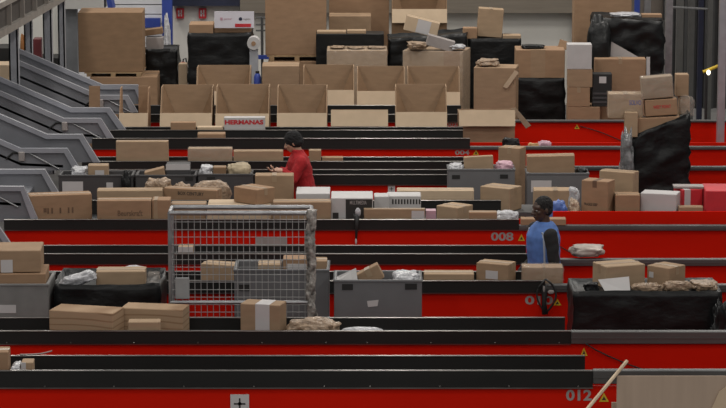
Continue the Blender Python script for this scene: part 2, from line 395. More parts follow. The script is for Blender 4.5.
def crumple(name, label, cat, x0, x1, y0, y1, Y, m, d=.25, zb=None, amp=.25, seed=0, group=None, freq=5, flat=True, roll=0):
    xm = (x0+x1)/2; pt = P(xm, y0, Y); pb = P(xm, y1, Y); s = sc(pt); wd = (x1-x0)/s; z0 = pb.z if zb is None else zb
    h = pt.z - z0
    bm = bmesh.new(); bmesh.ops.create_icosphere(bm, subdivisions=4, radius=1)
    for v in bm.verts:
        n = v.co.copy(); k = noise.noise(n*freq*.4 + Vector((seed*7.1, 3, 1)))*.9 + (1-abs(noise.noise(n*freq + Vector((seed, 9, 2)))))*.5 - .35
        # pillow shape
        c = Vector([math.copysign(abs(a)**.62, a) for a in n])
        k2 = abs(noise.noise(n*freq*2.2 + Vector((4, seed, 6)))) + .5*abs(noise.noise(n*freq*5 + Vector((seed, 1, 6))))
        c *= 1 + amp*k*.7 - amp*.42*k2
        c.z = max(c.z, -.92) if flat else c.z
        v.co = Vector((c.x*wd/2/1.02, c.y*d/2, (c.z+.92)/1.92*h))
    zs = [v.co.z for v in bm.verts]; zmx = max(zs)
    for v in bm.verts: v.co.z *= h/zmx
    mb = MB(); mb.add(bm); mb.bm.transform(Matrix.Translation((pt.x, Y+d/2, z0)))
    o = mb.build(name, m, None)
    o.data.transform(Matrix.Translation((-pt.x, -(Y+d/2), -z0))); o.location = (pt.x, Y+d/2, z0)
    o.rotation_euler.y = roll
    o.data.polygons.foreach_set('use_smooth', [True]*len(o.data.polygons))
    return tag(o, label, cat, group)

def sheet(name, label, cat, pts, m, th=.006, group=None):
    """a thin stiff piece given by world points"""
    pts = [Vector(p) for p in pts]; n = (pts[1]-pts[0]).cross(pts[2]-pts[0]).normalized()
    c = sum(pts, Vector())/len(pts); c.z = min(p.z for p in pts)
    o = MB().prism([p-c for p in pts], n*th).build(name, m); o.location = c
    return tag(o, label, cat, group)

def tote(label, x0, x1, y0, Y, d, fl=.14, m=None, handles=(), labs=(), zb=0.0, scrap=None):
    m = m or TOTE; d *= .75; xm = (x0+x1)/2; pt = P(xm, y0, Y); s = sc(pt); wd = (x1-x0)/s; zt = pt.z; h = zt-zb
    r = root('storage_tote', (pt.x, Y, zb), 0, label, 'tote', 'grey plastic totes in the aisles')
    t = .025; m1 = MB(); tp = .0
    m1.box((-wd/2, 0, 0), (wd/2, t, h), bevel=.006); m1.box((-wd/2, d-t, 0), (wd/2, d, h), bevel=.006)
    m1.box((-wd/2, t, 0), (-wd/2+t, d-t, h), bevel=.006); m1.box((wd/2-t, t, 0), (wd/2, d-t, h), bevel=.006)
    m1.box((-wd/2+t, t, .02), (wd/2-t, d-t, h-fl)); m1.build('tote_body', m, r, world=False)
    m2 = MB(); q = .006
    for lo, hi in (((-wd/2-q, -q, h-.02), (wd/2+q, .0, h)), ((-wd/2-q, d, h-.02), (wd/2+q, d+q, h)), ((-wd/2-q, 0, h-.02), (-wd/2, d, h)), ((wd/2, 0, h-.02), (wd/2+q, d, h))): m2.box(lo, hi, bevel=.003)
    m2.build('rim', m, r, world=False)
    for hx0, hx1, hy0, hy1 in handles:
        a, b = P(hx0, hy1, Y), P(hx1, hy0, Y)
        MB().box((a.x, Y-.004, a.z), (b.x, Y+.01, b.z)).build('handle', DARK, r)
    for hx0, hx1, hy0, hy1 in labs:
        a, b = P(hx0, hy1, Y), P(hx1, hy0, Y)
        MB().box((a.x, Y-.003, a.z), (b.x, Y+.01, b.z)).build('label', LABEL, r)
    if scrap:
        MB().prism([P(x, y, Y)+Vector((0,-.001,0)) for x, y in scrap], (0, -.002, 0)).build('torn_label', LABEL, r)
    return zt-fl

def wrapped(label, x0, x1, y0, Y, d, fl=.1, m=None, zb=0.0, slope=0, amp=.02, group='wrapped pallets'):
    """a pallet wrapped in film: wooden pallet, crumpled film wall, level load inside"""
    m = m or FILM; xm = (x0+x1)/2; pt = P(xm, y0, Y); s = sc(pt); wd = (x1-x0)/s; h = pt.z - zb; sl = slope/s
    r = root('wrapped_pallet', (pt.x, Y, zb), 0, label, 'pallet', group)
    pm = MB()
    for i in range(5): pm.box((-wd/2+i*wd/5+.02, .02, .10), (-wd/2+(i+.8)*wd/5, d-.02, .12))
    for i in range(3): pm.box((-wd/2+.02, .02+i*(d-.14)/2, 0), (wd/2-.02, .12+i*(d-.14)/2, .10))
    pm.build('pallet', WOOD, r, world=False)
    bm = bmesh.new(); nx, nz, ny = max(10, int(wd/.05)), max(10, int(h/.06)), max(6, int(d/.06)); 
    per = [(-wd/2 + wd*i/nx, 0) for i in range(nx)] + [(wd/2, d*i/ny) for i in range(ny)] + [(wd/2 - wd*i/nx, d) for i in range(nx)] + [(-wd/2, d - d*i/ny) for i in range(ny)]
    rings = []
    for k in range(nz+1):
        f = k/nz; ring = []
        for (x, y) in per:
            zt = h + sl*x/wd + (noise.noise(Vector((x*6, y*6, pt.x)))*.018)
            z = .12 + (zt-.12)*f
            n = noise.noise(Vector((x*5+pt.x, y*5, z*9+Y)))*amp + noise.noise(Vector((x*16+pt.x, y*14, z*22)))*amp*.5
            c = Vector((x, y-d/2, 0)); c.normalize() if c.length > 0 else c
            bul = .012*math.sin(f*math.pi)
            ring.append(bm.verts.new((x + c.x*(n+bul), y + c.y*(n+bul), z)))
        rings.append(ring)
    N = len(per)
    for k in range(nz):
        for i in range(N): bm.faces.new((rings[k][i], rings[k][(i+1) % N], rings[k+1][(i+1) % N], rings[k+1][i]))
    # lip folded inward and the load level
    inner = [bm.verts.new((v.co.x*.94, d/2+(v.co.y-d/2)*.9, v.co.z-fl)) for v in rings[-1]]
    for i in range(N): bm.faces.new((rings[-1][i], rings[-1][(i+1) % N], inner[(i+1) % N], inner[i]))
    bm.faces.new(inner)
    bmesh.ops.recalc_face_normals(bm, faces=bm.faces[:])
    mb = MB(); mb.add(bm); mb.build('film_wrap', m, r, world=False, smooth=True)
    return pt.z - fl

def open_carton(label, x0, x1, ytop, yfront, Y, d=.55, m=None, mf=None, back=True, zb=0.0, group='open-front cartons in two rows', flaps=True, sidey=None):
    """tall carton, front cut low (yfront), back and sides up to ytop"""
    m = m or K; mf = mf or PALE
    xm = (x0+x1)/2; pf = P(xm, yfront, Y); s = sc(pf); wd = (x1-x0)/s; zf = pf.z - zb; zt = P(xm, ytop, Y+d).z - zb
    r = root('open_carton', (pf.x, Y, zb), 0, label, 'carton', group); t = .012
    MB().box((-wd/2, 0, 0), (wd/2, t, zf-.005)).build('front_panel', m, r, world=False)
    # front flap, cut and leaning out a little
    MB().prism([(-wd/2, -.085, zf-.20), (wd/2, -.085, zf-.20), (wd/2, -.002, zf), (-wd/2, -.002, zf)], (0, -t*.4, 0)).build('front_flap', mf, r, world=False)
    if back: MB().box((-wd/2, d-t, 0), (wd/2, d, zt)).build('back_panel', m, r, world=False)
    for sg in (-1, 1):
        x = sg*(wd/2) ; o = (-sg*t, 0, 0)
        MB().prism([(x, t, 0), (x, d-t, 0), (x, d-t, zt), (x, d*.45, zt), (x, t, zf-.05)], o).build('side_panel', m, r, world=False)
        if flaps:   # brown triangle set across each back corner
            MB().prism([(x-sg*t, d-t-.01, zt-.01), (x-sg*t, d-.25, zf-.1), (x-sg*.17, d-t-.02, zf-.1)], (0, -.004, 0)).build('corner_triangle', B_, r, world=False)
    MB().box((-wd/2+t, t, zf-.32), (wd/2-t, d-t, zf-.30)).build('inner_floor', m, r, world=False)
    return r

Ba = ZB + .001
Yg, Ygb = L_['G']['Yf'], L_['G']['Yb']; Yf_, Yfb = L_['F']['Yf'], L_['F']['Yb']; Ye, Yeb = L_['E']['Yf'], L_['E']['Yb']
Yd, Ydb = L_['D']['Yf'], L_['D']['Yb']; Yc, Ycb = L_['C']['Yf'], L_['C']['Yb']; Yb1, Yb1b = L_['B']['Yf'], L_['B']['Yb']
Yn, Ynb = L_['N']['Yf'], L_['N']['Yb']; Ya, Yab = L_['A']['Yf'], L_['A']['Yb']; Yz, Yzb = L_['Z']['Yf'], L_['Z']['Yb']
# --- lane 012
carton('small brown carton cut by the left edge on the lane along the bottom', -10, 8, 352, 371, Yg+.12, .3, 0, Ba, W_)
carton('small tan carton second from left edge on lane 012', 21, 33, 362.5, 371, Yg+.10, .22, 0, Ba, T, tape=None, labs=[(.0,.4,.0,.5)])
crumple('plastic_envelope', 'white plastic envelope under the small cartons at the left of lane 012', 'envelope', 9, 21, 364.5, 371, Yg+.08, WBAG, .2, Ba, seed=3)
# --- lane F
carton('long wood-coloured carton, leftmost in front of the black wrapped pallet', 48, 111.5, 313.5, 331, Yf_+.05, .41, 13, Ba, WAVE, tape=None)
carton('long flat carton behind the two shorter ones left of the roll cage', 120, 182, 310, 331, Yf_+.24, .36, 15, Ba, WAVE, tape=None, qm=.25)
carton('small flat carton resting in front of the long flat one left of the cage', 128, 160, 322, 331, Yf_+.03, .2, 0, Ba, T, tape=None)
carton('cube carton with a wide white tape band in front of the roll cage', 240, 279.5, 305.5, 331, Yf_+.10, .3, 7, Ba, K, tape=(.38,.74), tm=LABEL)
crumple('parcel_bag', 'crumpled brown parcel bag right of the white-taped carton', 'parcel', 286, 341, 319.5, 331, Yf_+.07, PBAG, .22, Ba, amp=.5, seed=5)
crumple('plastic_envelope', 'flat white envelope right of the crumpled brown parcel bag', 'envelope', 339, 385, 328, 331, Yf_+.07, WBAG, .10, Ba, amp=.15, seed=8)
# --- aisle with the roll cage (Y 22.8 .. 24.5)
fz = tote('grey bulk tote holding a carton at the left edge', -30, 48, 284, Yfb+.45, .75, fl=.04, m=mat('light_grey_plastic', (.19,.185,.18), .5), labs=[(-4,16,305,313)])
r_, w_, d_, h_ = carton('open brown carton standing in the tote at the left edge', -22, 45, 274, 284, Yfb+.50, .46, 0, fz+.001, W_, tape=None)
carton('square carton with a white label on top of the left-edge tote', -22, 40, 251, 272, Yfb+.52, .43, 4.0, zat(273.5, Yfb+.50)+.002, K, labs=[(.36,.55,.42,1)], tape=None)
lz = wrapped('low black wrapped pallet left of the roll cage', 54, 160, 284, Yfb+.55, .75, fl=.06)
carton('wide tan carton sticking out of the black wrapped pallet left of the cage', 96, 145, 271.5, 284, Yfb+.75, .35, 0, lz+.002, T, tape='x')
crumple('plastic_bag', 'crumpled white bag at the left end of the wrapped pallet beside the cage', 'bag', 60, 97, 274.5, 284, Yfb+.60, WBAG, .18, lz+.03, amp=.5, seed=11, roll=-.28)
crumple('plastic_bag', 'white bag behind the wide tan carton of the wrapped pallet', 'bag', 121, 146, 266.5, 284, Yfb+1.12, WBAG, .1, lz+.002, amp=.3, seed=13)
crumple('plastic_bag', 'clear bag at the right end of the wrapped pallet beside the cage', 'bag', 146, 159, 273.5, 284, Yfb+.62, CLEAR, .25, lz+.002, amp=.5, seed=15)
# roll cage
YC = Yfb + .20
zt = zat(213, YC); pl_, pr_ = P(170, 250, YC), P(311, 250, YC)
r = root('roll_cage', ((pl_.x+pr_.x)/2, YC+.3, 0), 0, 'wire roll cage with a wrapped right post standing in the aisle', 'roll cage')
dC = .30
def bar(name, a, b, rad=.014, mt=STEEL): return MB().tube([a, b], rad).build(name, mt, r)
xl, xr2 = pl_.x, pr_.x
for x, y in ((xl, YC), (xr2, YC), (xl, YC+dC), (xr2, YC+dC)): bar('post', (x, y, .15), (x, y, zt), .017)
for y in (YC, YC+dC): bar('top_rail', (xl, y, zt), (xr2, y, zt), .021)
for x in (xl, xr2): bar('top_rail', (x, YC, zt), (x, YC+dC, zt), .018)
for py in (302,): bar('cross_bar', (xl, YC-.01, zat(py, YC)), (xr2, YC-.01, zat(py, YC)), .016)
bar('cross_bar', (xl, YC, .22), (xr2, YC, .22), .016)
m = MB(); wm = mat('cage_wire', (.34,.34,.34), .45, .5)
nx = 23
for i in range(1, nx):
    x = xl + (xr2-xl)*i/nx; m.box((x-.003, YC-.003, .22), (x+.003, YC+.003, zt))
zz = .26
while zz < zt - .03: m.box((xl, YC-.007, zz-.0022), (xr2, YC-.002, zz+.0022)); zz += .066
m.build('wire_mesh', wm, r)
m = MB()
for i in range(1, 6): y = YC + dC*i/6; m.box((xl-.004, y-.004, .22), (xl+.004, y+.004, zt))
zz = .26
while zz < zt - .03: m.box((xl-.004, YC, zz-.004), (xl+.004, YC+dC, zz+.004)); zz += .0585
m.build('side_mesh', wm, r)
MB().box((xl-.02, YC-.02, .14), (xr2+.02, YC+dC+.02, .19), bevel=.01).build('base', STEEL, r)
for x in (xl+.08, xr2-.08):
    for y in (YC+.06, YC+dC-.06): MB().tube([(x-.02, y, .065), (x+.02, y, .065)], .064, 14).build('caster', DARK, r)
# film twisted round the right post
bm = bmesh.new(); seg = 14; rings = []
for k in range(60):
    f = k/59; z = zat(320, YC)*(1-f) + (zt+.03)*f; ring = []
    for i in range(seg):
        a = i/seg*2*math.pi; rr = .040 + .018*noise.noise(Vector((math.cos(a)*1.5, math.sin(a)*1.5, z*9))) + .014*noise.noise(Vector((math.cos(a)*3, math.sin(a)*3, z*30)))
        ring.append(bm.verts.new((xr2 + math.cos(a)*rr + .01*math.sin(z*14), YC + math.sin(a)*rr, z)))
    rings.append(ring)
for k in range(59):
    for i in range(seg): bm.faces.new((rings[k][i], rings[k][(i+1) % seg], rings[k+1][(i+1) % seg], rings[k+1][i]))
bm.faces.new(rings[-1]); mb = MB(); mb.add(bm)
o = mb.build('film_wrap', mat('post_film', (.27,.25,.23), .25, var=.8, scale=16, bump=1.0), r, smooth=True); o['label'] = 'creased plastic film around the right post'
a, b = P(175.5, 298.5, YC), P(189.5, 277, YC)
MB().box((a.x, YC-.03, a.z), (b.x, YC-.012, b.z), bevel=.006).build('document_holder', mat('holder_grey', (.27,.275,.28), .5), r)
# totes in that aisle
fz = tote('grey tote standing behind the wire of the roll cage', 234, 329, 269.5, YC+.72, .6, fl=.12, handles=[(239,250,284.5,291)], labs=[])
carton('small carton with a big white label in the tote behind the cage', 283, 307, 259, 270, YC+.80, .3, 0, fz+.001, W_, labs=[(.18,.98,.22,.95)], tape=None)
carton('flat tan carton left of the labelled one in the caged tote', 258, 281, 264.5, 270, YC+.85, .3, 0, fz+.001, T)
carton('brown carton at the right end of the tote behind the cage', 309, 327, 261, 270, YC+.85, .3, 0, fz+.001, K)
fz = tote('grey tote with a torn white label right of the roll cage', 334, 422, 280, Yfb+.45, .6, fl=.10, handles=[(342,353,284,290),(405,417,283.5,289.5)], scrap=[(367,301),(378.5,300),(377.5,306),(368,307)])
carton('tilted brown carton leaning out of the tote right of the cage', 362, 386, 268, 281, Yfb+.65, .18, 0, fz+.03, K, roll=math.radians(-28), tape='y')
sheet('paper_envelope', 'white envelope leaning at the left end of the tote right of the cage', 'envelope', [P(335.5,283.5,Yfb+.52), P(358,283.5,Yfb+.52), P(356,268.5,Yfb+.60), P(337,277,Yfb+.60)], WHITE, .012)
crumple('plastic_bag', 'white plastic bag at the right end of the tote with torn label', 'bag', 392, 420, 273.5, 280, Yfb+.5, WBAG, .3, fz+.001, amp=.4, seed=23)
# --- lane D and E
carton('small parcel with a white top seen through the cage on the lane behind', 178, 193, 247, 254, Yd+.15, .25, 0, Ba, K, tape=(.0,1.0) and None, labs=[(0,.99,0,.3)])
carton('tan carton on lane 010 seen through the roll cage', 200, 240, 266, 280, Ye+.07, .28, 10, Ba, T)
carton('long flat tan carton on lane 010 right of the tote', 424, 474, 274, 280, Ye+.06, .30, 0, Ba, T)
carton('cube carton with a small label on lane 010', 476.5, 508.5, 265, 280, Ye+.07, .30, 11.5, Ba, K, labs=[(.30,.68,.24,.52)])
carton('film-wrapped carton in front of the worker in the blue vest', 522.5, 563, 267.5, 281, Ye+.10, .28, 0, Ba, K, film=True, tape=(.5,.56), simple=False)
crumple('parcel_bag', 'stone-coloured crumpled parcel on the rail right of the blue-vest worker', 'parcel', 571, 606, 247.5, 262, Yd-.02, mat('mottled_parcel', (.36,.31,.27), .5, var=.4, scale=5), .3, zat(258, Yd)+.001, amp=.35, seed=31)
lz = wrapped('wide black wrapped pallet at the right, behind the grey rail', 574, 722, 291.5, Yfb+.45, .62, fl=.02)
carton('left of the two large cartons standing in the right wrapped pallet', 607, 646, 267, 292, Yfb+.64, .40, -16, lz+.002, T, labs=[], qm=.45)
carton('right of the two large cartons standing in the right wrapped pallet', 648, 670, 268.5, 292, Yfb+.66, .36, 20, lz+.002, K, labs=[(.1,.3,.3,.58)], qm=.6)
sheet('card_sheet', 'tilted white card sheet on the wide wrapped pallet', 'card', [P(598,279.5,Yfb+.60), P(629,276.5,Yfb+.60), P(630.5,293,Yfb+.50), P(606,293,Yfb+.50)], WHITE, .01)
crumple('parcel_bag', 'crumpled brown paper parcel beside the white card sheet', 'parcel', 632, 664, 284.5, 292, Yfb+.5, PBAG, .13, lz+.002, amp=.45, seed=33)
crumple('parcel_bag', 'brown paper parcel in the middle of the wide wrapped pallet', 'parcel', 664, 692, 282, 292, Yfb+.5, PBAG, .13, lz+.002, amp=.4, seed=35)
crumple('parcel_bag', 'crumpled tan parcel at the right end of the wide wrapped pallet', 'parcel', 692, 719, 284, 292, Yfb+.52, PBAG, .3, lz+.002, amp=.5, seed=37)
crumple('plastic_bag', 'small black bag left of the white card sheet', 'bag', 584, 599, 283, 292, Yfb+.5, FILM, .1, lz+.002, amp=.5, seed=39)
crumple('film_bundle', 'creased shiny black film hanging at the right edge beside the wrapped pallet', 'film', 712, 735, 298, 331, Yfb+.25, FILM, .15, .3, amp=.6, seed=41, freq=8)

# --- lane 008 (C) and the tables behind it
def t_carton(*a, **k): return carton(*a, **k)
carton('long carton at the left of lane 008, tucked beside the chute', 29, 91, 196, 219, Yc+.12, .32, -2, Ba, W_, prints=[('|| | ||', BPRINT, .28,.70,.36,.52), ('■', BPRINT, .22,.27,.36,.48)])
r_ = carton('carton printed with a brown brand word left of the cage on lane 008', 97, 151, 200.5, 219, Yc+.10, .3, 0, Ba, W_, prints=[('Beurskraft', BPRINT, .38,.84,.32,.50)], film=False)
carton('taped carton end right of the carton with the brand word', 152, 170, 200, 219, Yc+.12, .32, 0, Ba, W_, tape=(.1,.3), labs=[])
carton('flat brown carton right of the taped carton end, behind the cage rail', 171, 206, 204, 219, Yc+.30, .3, 0, Ba, K)
carton('wide flat carton under the big plain carton behind the cage', 207, 270, 207, 219, Yc+.16, .5, 0, Ba, PALE)
carton('cube carton turned edge-on behind the cage, left of the tall plain one', 233, 256, 190, 207, Yc+.24, .40, 24, zat(207, Yc+.16)+.004, W_, qm=.72)
carton('tall plain carton directly in front of the worker in red', 255, 293.5, 175.5, 205, Yc+.85, .30, 0, Ba, K, tape='y')
carton('long flat tan carton in front of the white box on lane 008', 273, 331, 202, 219, Yc+.08, .30, 0, Ba, K)
carton('flat white box behind the long flat tan carton', 296, 330, 193.5, 204, Yc+.5, .45, 0, Ba, WHITE, name='white_box', cat='box', tape=None)
r_, w_, d_, h_ = carton('white box with a large black printed front on lane 008', 331, 373, 198, 219, Yc+.16, .45, 0, Ba, WHITE, name='appliance_box', cat='box', tape=None)
MB().box((-w_/2+.35*w_, -.003, .005), (w_/2-.02*w_, .001, h_*.96)).build('printed_panel', PRINT, r_, world=False)
text('MULTIMEDIA', GREYT, -w_/2+.45*w_, w_/2-.15*w_, h_*.80, h_*.92, -.0045, r_, local=True)
MB().box((-w_/2+.04*w_, -.003, .02), (-w_/2+.18*w_, .001, h_*.55)).build('printed_panel', PRINT, r_, world=False)
carton('white box right of the black printed one', 374, 389, 196.5, 219, Yc+.40, .35, 0, Ba, WHITE, name='white_box', cat='box', tape=None)
carton('tan carton with a white label right of the black printed box', 364, 425, 209, 219, Yc+.04, .10, 0, Ba, K, labs=[(.78,.99,.08,.5)])
r_, w_, d_, h_ = carton('white box with printed text under the long pale carton', 387, 421, 196, 207, Yc+.62, .4, 0, Ba, WHITE, name='white_box', cat='box', tape=None, prints=[('IIIIIIIIII', PRINT, .15,.98,.12,.3)])
carton('white and pink striped box left of the turned tan carton', 426, 436, 211, 219, Yc+.10, .2, 0, Ba, WHITE, name='striped_box', cat='box', tape=(.0,.99), tm=PINK)
carton('turned tan carton on lane 008 below the long pale carton', 436.5, 457.5, 208, 219, Yc+.22, .41, 26, Ba, T, qm=.6)
carton('small flat carton overlapping the turned tan carton', 469, 497, 212.5, 219, Yc+.07, .2, 0, Ba, W_)
crumple('parcel_bag', 'white and blue plastic parcel left of the blue-vest worker', 'parcel', 494, 520, 211.5, 219.5, Yc+.28, WBAG, .2, Ba, amp=.3, seed=43)
carton('flat carton behind the head of the blue-vest worker', 521, 566, 219, 226, Yc-.03, .2, 0, zat(225, Yc)+.001, W_, tape='y')
# low tables in the aisle behind lane 008
def table(label, x0, x1, Y, d, z):
    a, b = P(x0, 200, Y), P(x1, 200, Y)
    r = root('packing_table', ((a.x+b.x)/2, Y+d/2, 0), 0, label, 'table', 'low steel tables behind lane 008')
    MB().box((a.x, Y, z-.04), (b.x, Y+d, z)).build('table_top', RAIL, r)
    for x in (a.x+.05, b.x-.05):
        for y in (Y+.05, Y+d-.05): MB().tube([(x, y, 0), (x, y, z-.04)], .02).build('leg', RAIL, r)
ZT = .90; YT = Ycb + .08; DT = .52
table('low steel table under the brown parcel bags left of the tall plain carton', 92, 240, YT, DT, ZT)
table('low steel table under the long pale carton and the cartons beside it', 392, 582, YT, DT, ZT)
Tz = ZT+.001
carton('flat carton with a tan lid behind the brand-word carton', 97, 162, 190.5, 200, YT+.05, .3, 0, Tz, T)
carton('flat carton printed with black capitals between the paper bags and the cage', 163, 216, 190.5, 200, YT+.03, .24, 6, Tz, W_, prints=[('BOX CENTURY', PRINT, .27,.76,.13,.29)])
crumple('parcel_bag', 'brown crumpled paper bag left of the printed flat carton, below the tote', 'parcel', 143, 172, 178.5, 200, YT+.36, PBAG, .15, Tz, amp=.4, seed=45)
crumple('parcel_bag', 'small grey-brown paper bag above the printed flat carton', 'parcel', 172, 191, 182.5, 200, YT+.36, PBAG, .15, Tz, amp=.5, seed=47)
crumple('parcel_bag', 'brown paper bag drooping over the right end of the printed flat carton', 'parcel', 191, 231, 181.5, 201, YT+.33, PBAG, .18, Tz, amp=.3, seed=49)
carton('long pale flat carton below the grey tote near lane end', 397, 474, 190.5, 200, YT+.03, .30, 0, Tz, PALE)
carton('cube carton turned to show its side, right of the long pale carton', 480.5, 510, 189, 208, YT+.02, .40, 18, Tz, T, qm=.5)
carton('tan carton behind the head of the blue-vest worker on the table', 534, 577, 190.5, 205, YT+.06, .35, 0, Tz, T, tape='y')
crumple('plastic_bag', 'white plastic bag below the second open-topped tote', 'bag', 568, 580, 187, 199, YT+.04, WBAG, .1, Tz, amp=.4, seed=51)
# right part of lane 008
z8 = .746
carton('carton with a torn tape patch, leftmost of the right cartons on lane 008', 582, 608.5, 182, 212, Yc+.30, .30, 10, z8, W_, prints=[('FRAGILE KEEP', PRINT, .12,.62,.365,.41)], tape='y', tm=BPRINT)
carton('larger carton behind the one with the torn tape patch', 600, 634, 173, 200, Yc+.72, .25, 6, z8, T)
carton('small plain carton between the torn-taped carton and the white box', 615.5, 640, 195, 212, Yc+.33, .3, 0, z8, W_)
carton('white carton on the right part of lane 008', 641, 677, 194.5, 212, Yc+.32, .35, 4, z8, WHITE, name='white_box', cat='box', tape=None)
r_, w_, d_, h_ = carton('red parcel with a white tape band on lane 008', 683, 703, 190, 212, Yc+.55, .4, -10, z8, REDP, name='red_parcel', cat='parcel', tape=(.1,.4), tm=LABEL)
carton('flat grey lid lying on the red parcel', 674, 704, 186.5, 189.3, Yc+.62, .25, 0, zat(190, Yc+.55)+.004, GREYT, name='flat_parcel', cat='parcel', tape=None)
carton('shiny red film-wrapped box at the right edge on lane 008', 706, 732, 191, 212, Yc+.34, .5, 0, z8, REDP, name='red_box', cat='box', tape=None)
carton('small flat brown parcel in front of the red parcel', 679, 703, 207, 212, Yc+.27, .18, 0, z8, K, labs=[(.2,.8,.2,.6)])
crumple('parcel_bag', 'round brown crumpled parcel left of the torn-taped carton', 'parcel', 569, 581, 199, 212, Yc+.3, PBAG, .2, z8, amp=.4, seed=55)
crumple('plastic_bag', 'blue and white plastic bag behind the head of the blue-vest worker', 'bag', 549, 569, 200.5, 212, Yc+.3, BLUEB, .2, z8, amp=.4, seed=57)
# --- totes behind lane 008
YTo = Yn - .62; dT = .46
fz = tote('dark grey tote with a blank white label beside the chutes', 58.5, 133, 175, YTo, dT, .09, TOTD, [(121,130,178,188)], [(62.5,83,181.5,196), (106.5,113,182.5,189.5)])
carton('small carton with a white patch in the tote beside the chutes', 88, 108, 165.5, 175, YTo+.1, .25, 0, fz+.001, T, labs=[(.35,.8,.3,.95)])
crumple('plastic_bag', 'white plastic bag in the tote beside the chutes', 'bag', 70, 88, 167.5, 175, YTo+.08, WBAG, .25, fz+.001, amp=.4, seed=61)
fz = tote('dark grey tote holding flat cartons, second from the chutes', 135.5, 196, 175, YTo, dT, .08, TOTD, [(185,193,177,181)])
carton('flat carton slanting in the second tote from the chutes', 146, 166, 170, 175, YTo+.06, .25, 0, fz+.02, K, roll=math.radians(-14), tape=None)
carton('flat parcel with a pale lid in the second tote from the chutes', 166, 190, 164.5, 175, YTo+.12, .28, 0, fz+.001, TOTD, tape=None, name='flat_parcel', cat='parcel', labs=[(.0,1,0,.35)])
fz = tote('dark grey tote holding bags, left of the worker in red', 198, 252, 174, YTo, dT, .08, TOTD, [(207,215,177,181.5)])
crumple('plastic_bag', 'white plastic bag in the tote left of the worker in red', 'bag', 199, 213, 166, 174, YTo+.08, WBAG, .25, fz+.001, amp=.45, seed=63)
carton('brown flat carton between two bags in the tote left of the red worker', 213, 226, 167.5, 174, YTo+.1, .25, 0, fz+.001, B_)
crumple('parcel_bag', 'rounded tan paper parcel in the tote left of the worker in red', 'parcel', 226, 251, 164.5, 174, YTo+.08, mat('tan_paper', (.36,.29,.19), .7, var=.2, scale=9, bump=.5), .28, fz+.001, amp=.3, seed=65)
fz = tote('mid grey tote with a pink bag, in front of lane number 004', 448, 515, 169, YTo+.05, dT, .09, TOTE, [(452,460,175,179),(500,508,174.5,178.5)])
carton('pale carton standing on edge in the tote with the pink bag', 464.5, 494, 156.5, 169, YTo+.2, .12, 0, fz+.001, T, tape=None, roll=math.radians(-3))
crumple('plastic_bag', 'pink plastic bag at the right end of the grey tote', 'bag', 496, 514, 162.5, 169, YTo+.12, PINK, .25, fz+.001, amp=.35, seed=67)
crumple('plastic_bag', 'white plastic wrap at the left end of the tote with the pink bag', 'bag', 449, 464, 164.5, 169, YTo+.1, WBAG, .25, fz+.001, amp=.5, seed=69)
fz = tote('mid grey tote with a white label and an open carton on it', 527, 589, 173, YTo+.05, dT, .05, TOTE, [], [(531,551.5,180.5,192)])
carton('carton with gaping flap lying on the tote with the white label', 527.5, 575, 156, 173, YTo+.15, .3, 0, fz+.001, K, roll=math.radians(-1.5), tape='x')
crumple('plastic_bag', 'black bag at the right end of the tote with the open carton', 'bag', 577, 588, 168.5, 173, YTo+.1, FILM, .2, fz+.001, amp=.4, seed=71)
carton('tall tan carton standing between the two mid grey totes', 498.5, 520, 148.5, 180, YTo+.56, .3, 7, 0, K, tape='y')
# --- lane B
carton('upright tan carton on the conveyor right of the chutes', 116, 168, 141.5, 161, Yb1+.04, .20, 0, Ba, T, tape='x')
carton('film-wrapped long parcel on the lane behind the worker in red', 188, 232, 148.5, 161, Yb1+.05, .2, 0, Ba, T, film=True, tape=None)
carton('tan carton right of the film-wrapped long parcel', 233.5, 283, 151, 161, Yb1+.05, .2, 0, Ba, T)
carton('small tan carton just right of the worker in red', 309, 321, 150.5, 161, Yb1+.04, .2, 0, Ba, K)
carton('flat packet right of the small carton beside the worker in red', 322, 343, 157.5, 161, Yb1+.05, .18, 0, Ba, W_, tape=None)
# --- lane A
carton('small ribbed carton on lane 004', 197.5, 225, 134, 142, Ya+.10, .3, 0, Ba, W_)
YA2 = dep(129.8)
carton('small brown carton in front of the leftmost open carton of the front row', 170.5, 195.5, 122.5, 131, YA2+.03, .18, 0, Ba, W_, tape=None)
carton('flat pale carton left of the box with red lettering', 197, 223, 127, 131, YA2+.04, .18, 0, Ba, PALE, tape=None)
r_, w_, d_, h_ = carton('white box with blurred red lettering in front of the open cartons', 224, 265, 117.5, 131, YA2+.03, .2, 0, Ba, WHITE, name='printed_box', cat='box', tape=None)
text('HERMANAS', REDP, -w_/2+.02*w_, w_/2-.04*w_, h_*.70, h_*.90, -.0022, r_, local=True, bold=.05)
crumple('plastic_bag', 'dark pouch lying on the rail beyond the end of lane 004', 'bag', 502, 521, 138, 140, Ya+.05, FILM, .12, .746, amp=.3, seed=73)
crumple('plastic_bag', 'pink paper sheet on the rail right of the dark pouch', 'paper', 537, 552, 141, 147, Ya+.08, PINK, .12, .746, amp=.4, seed=75)
crumple('parcel_bag', 'orange packet on the rail below the pink paper', 'packet', 526, 542, 143, 147, Ya+.07, mat('orange_packet', (.45,.25,.10), .5), .08, .746, amp=.3, seed=77)
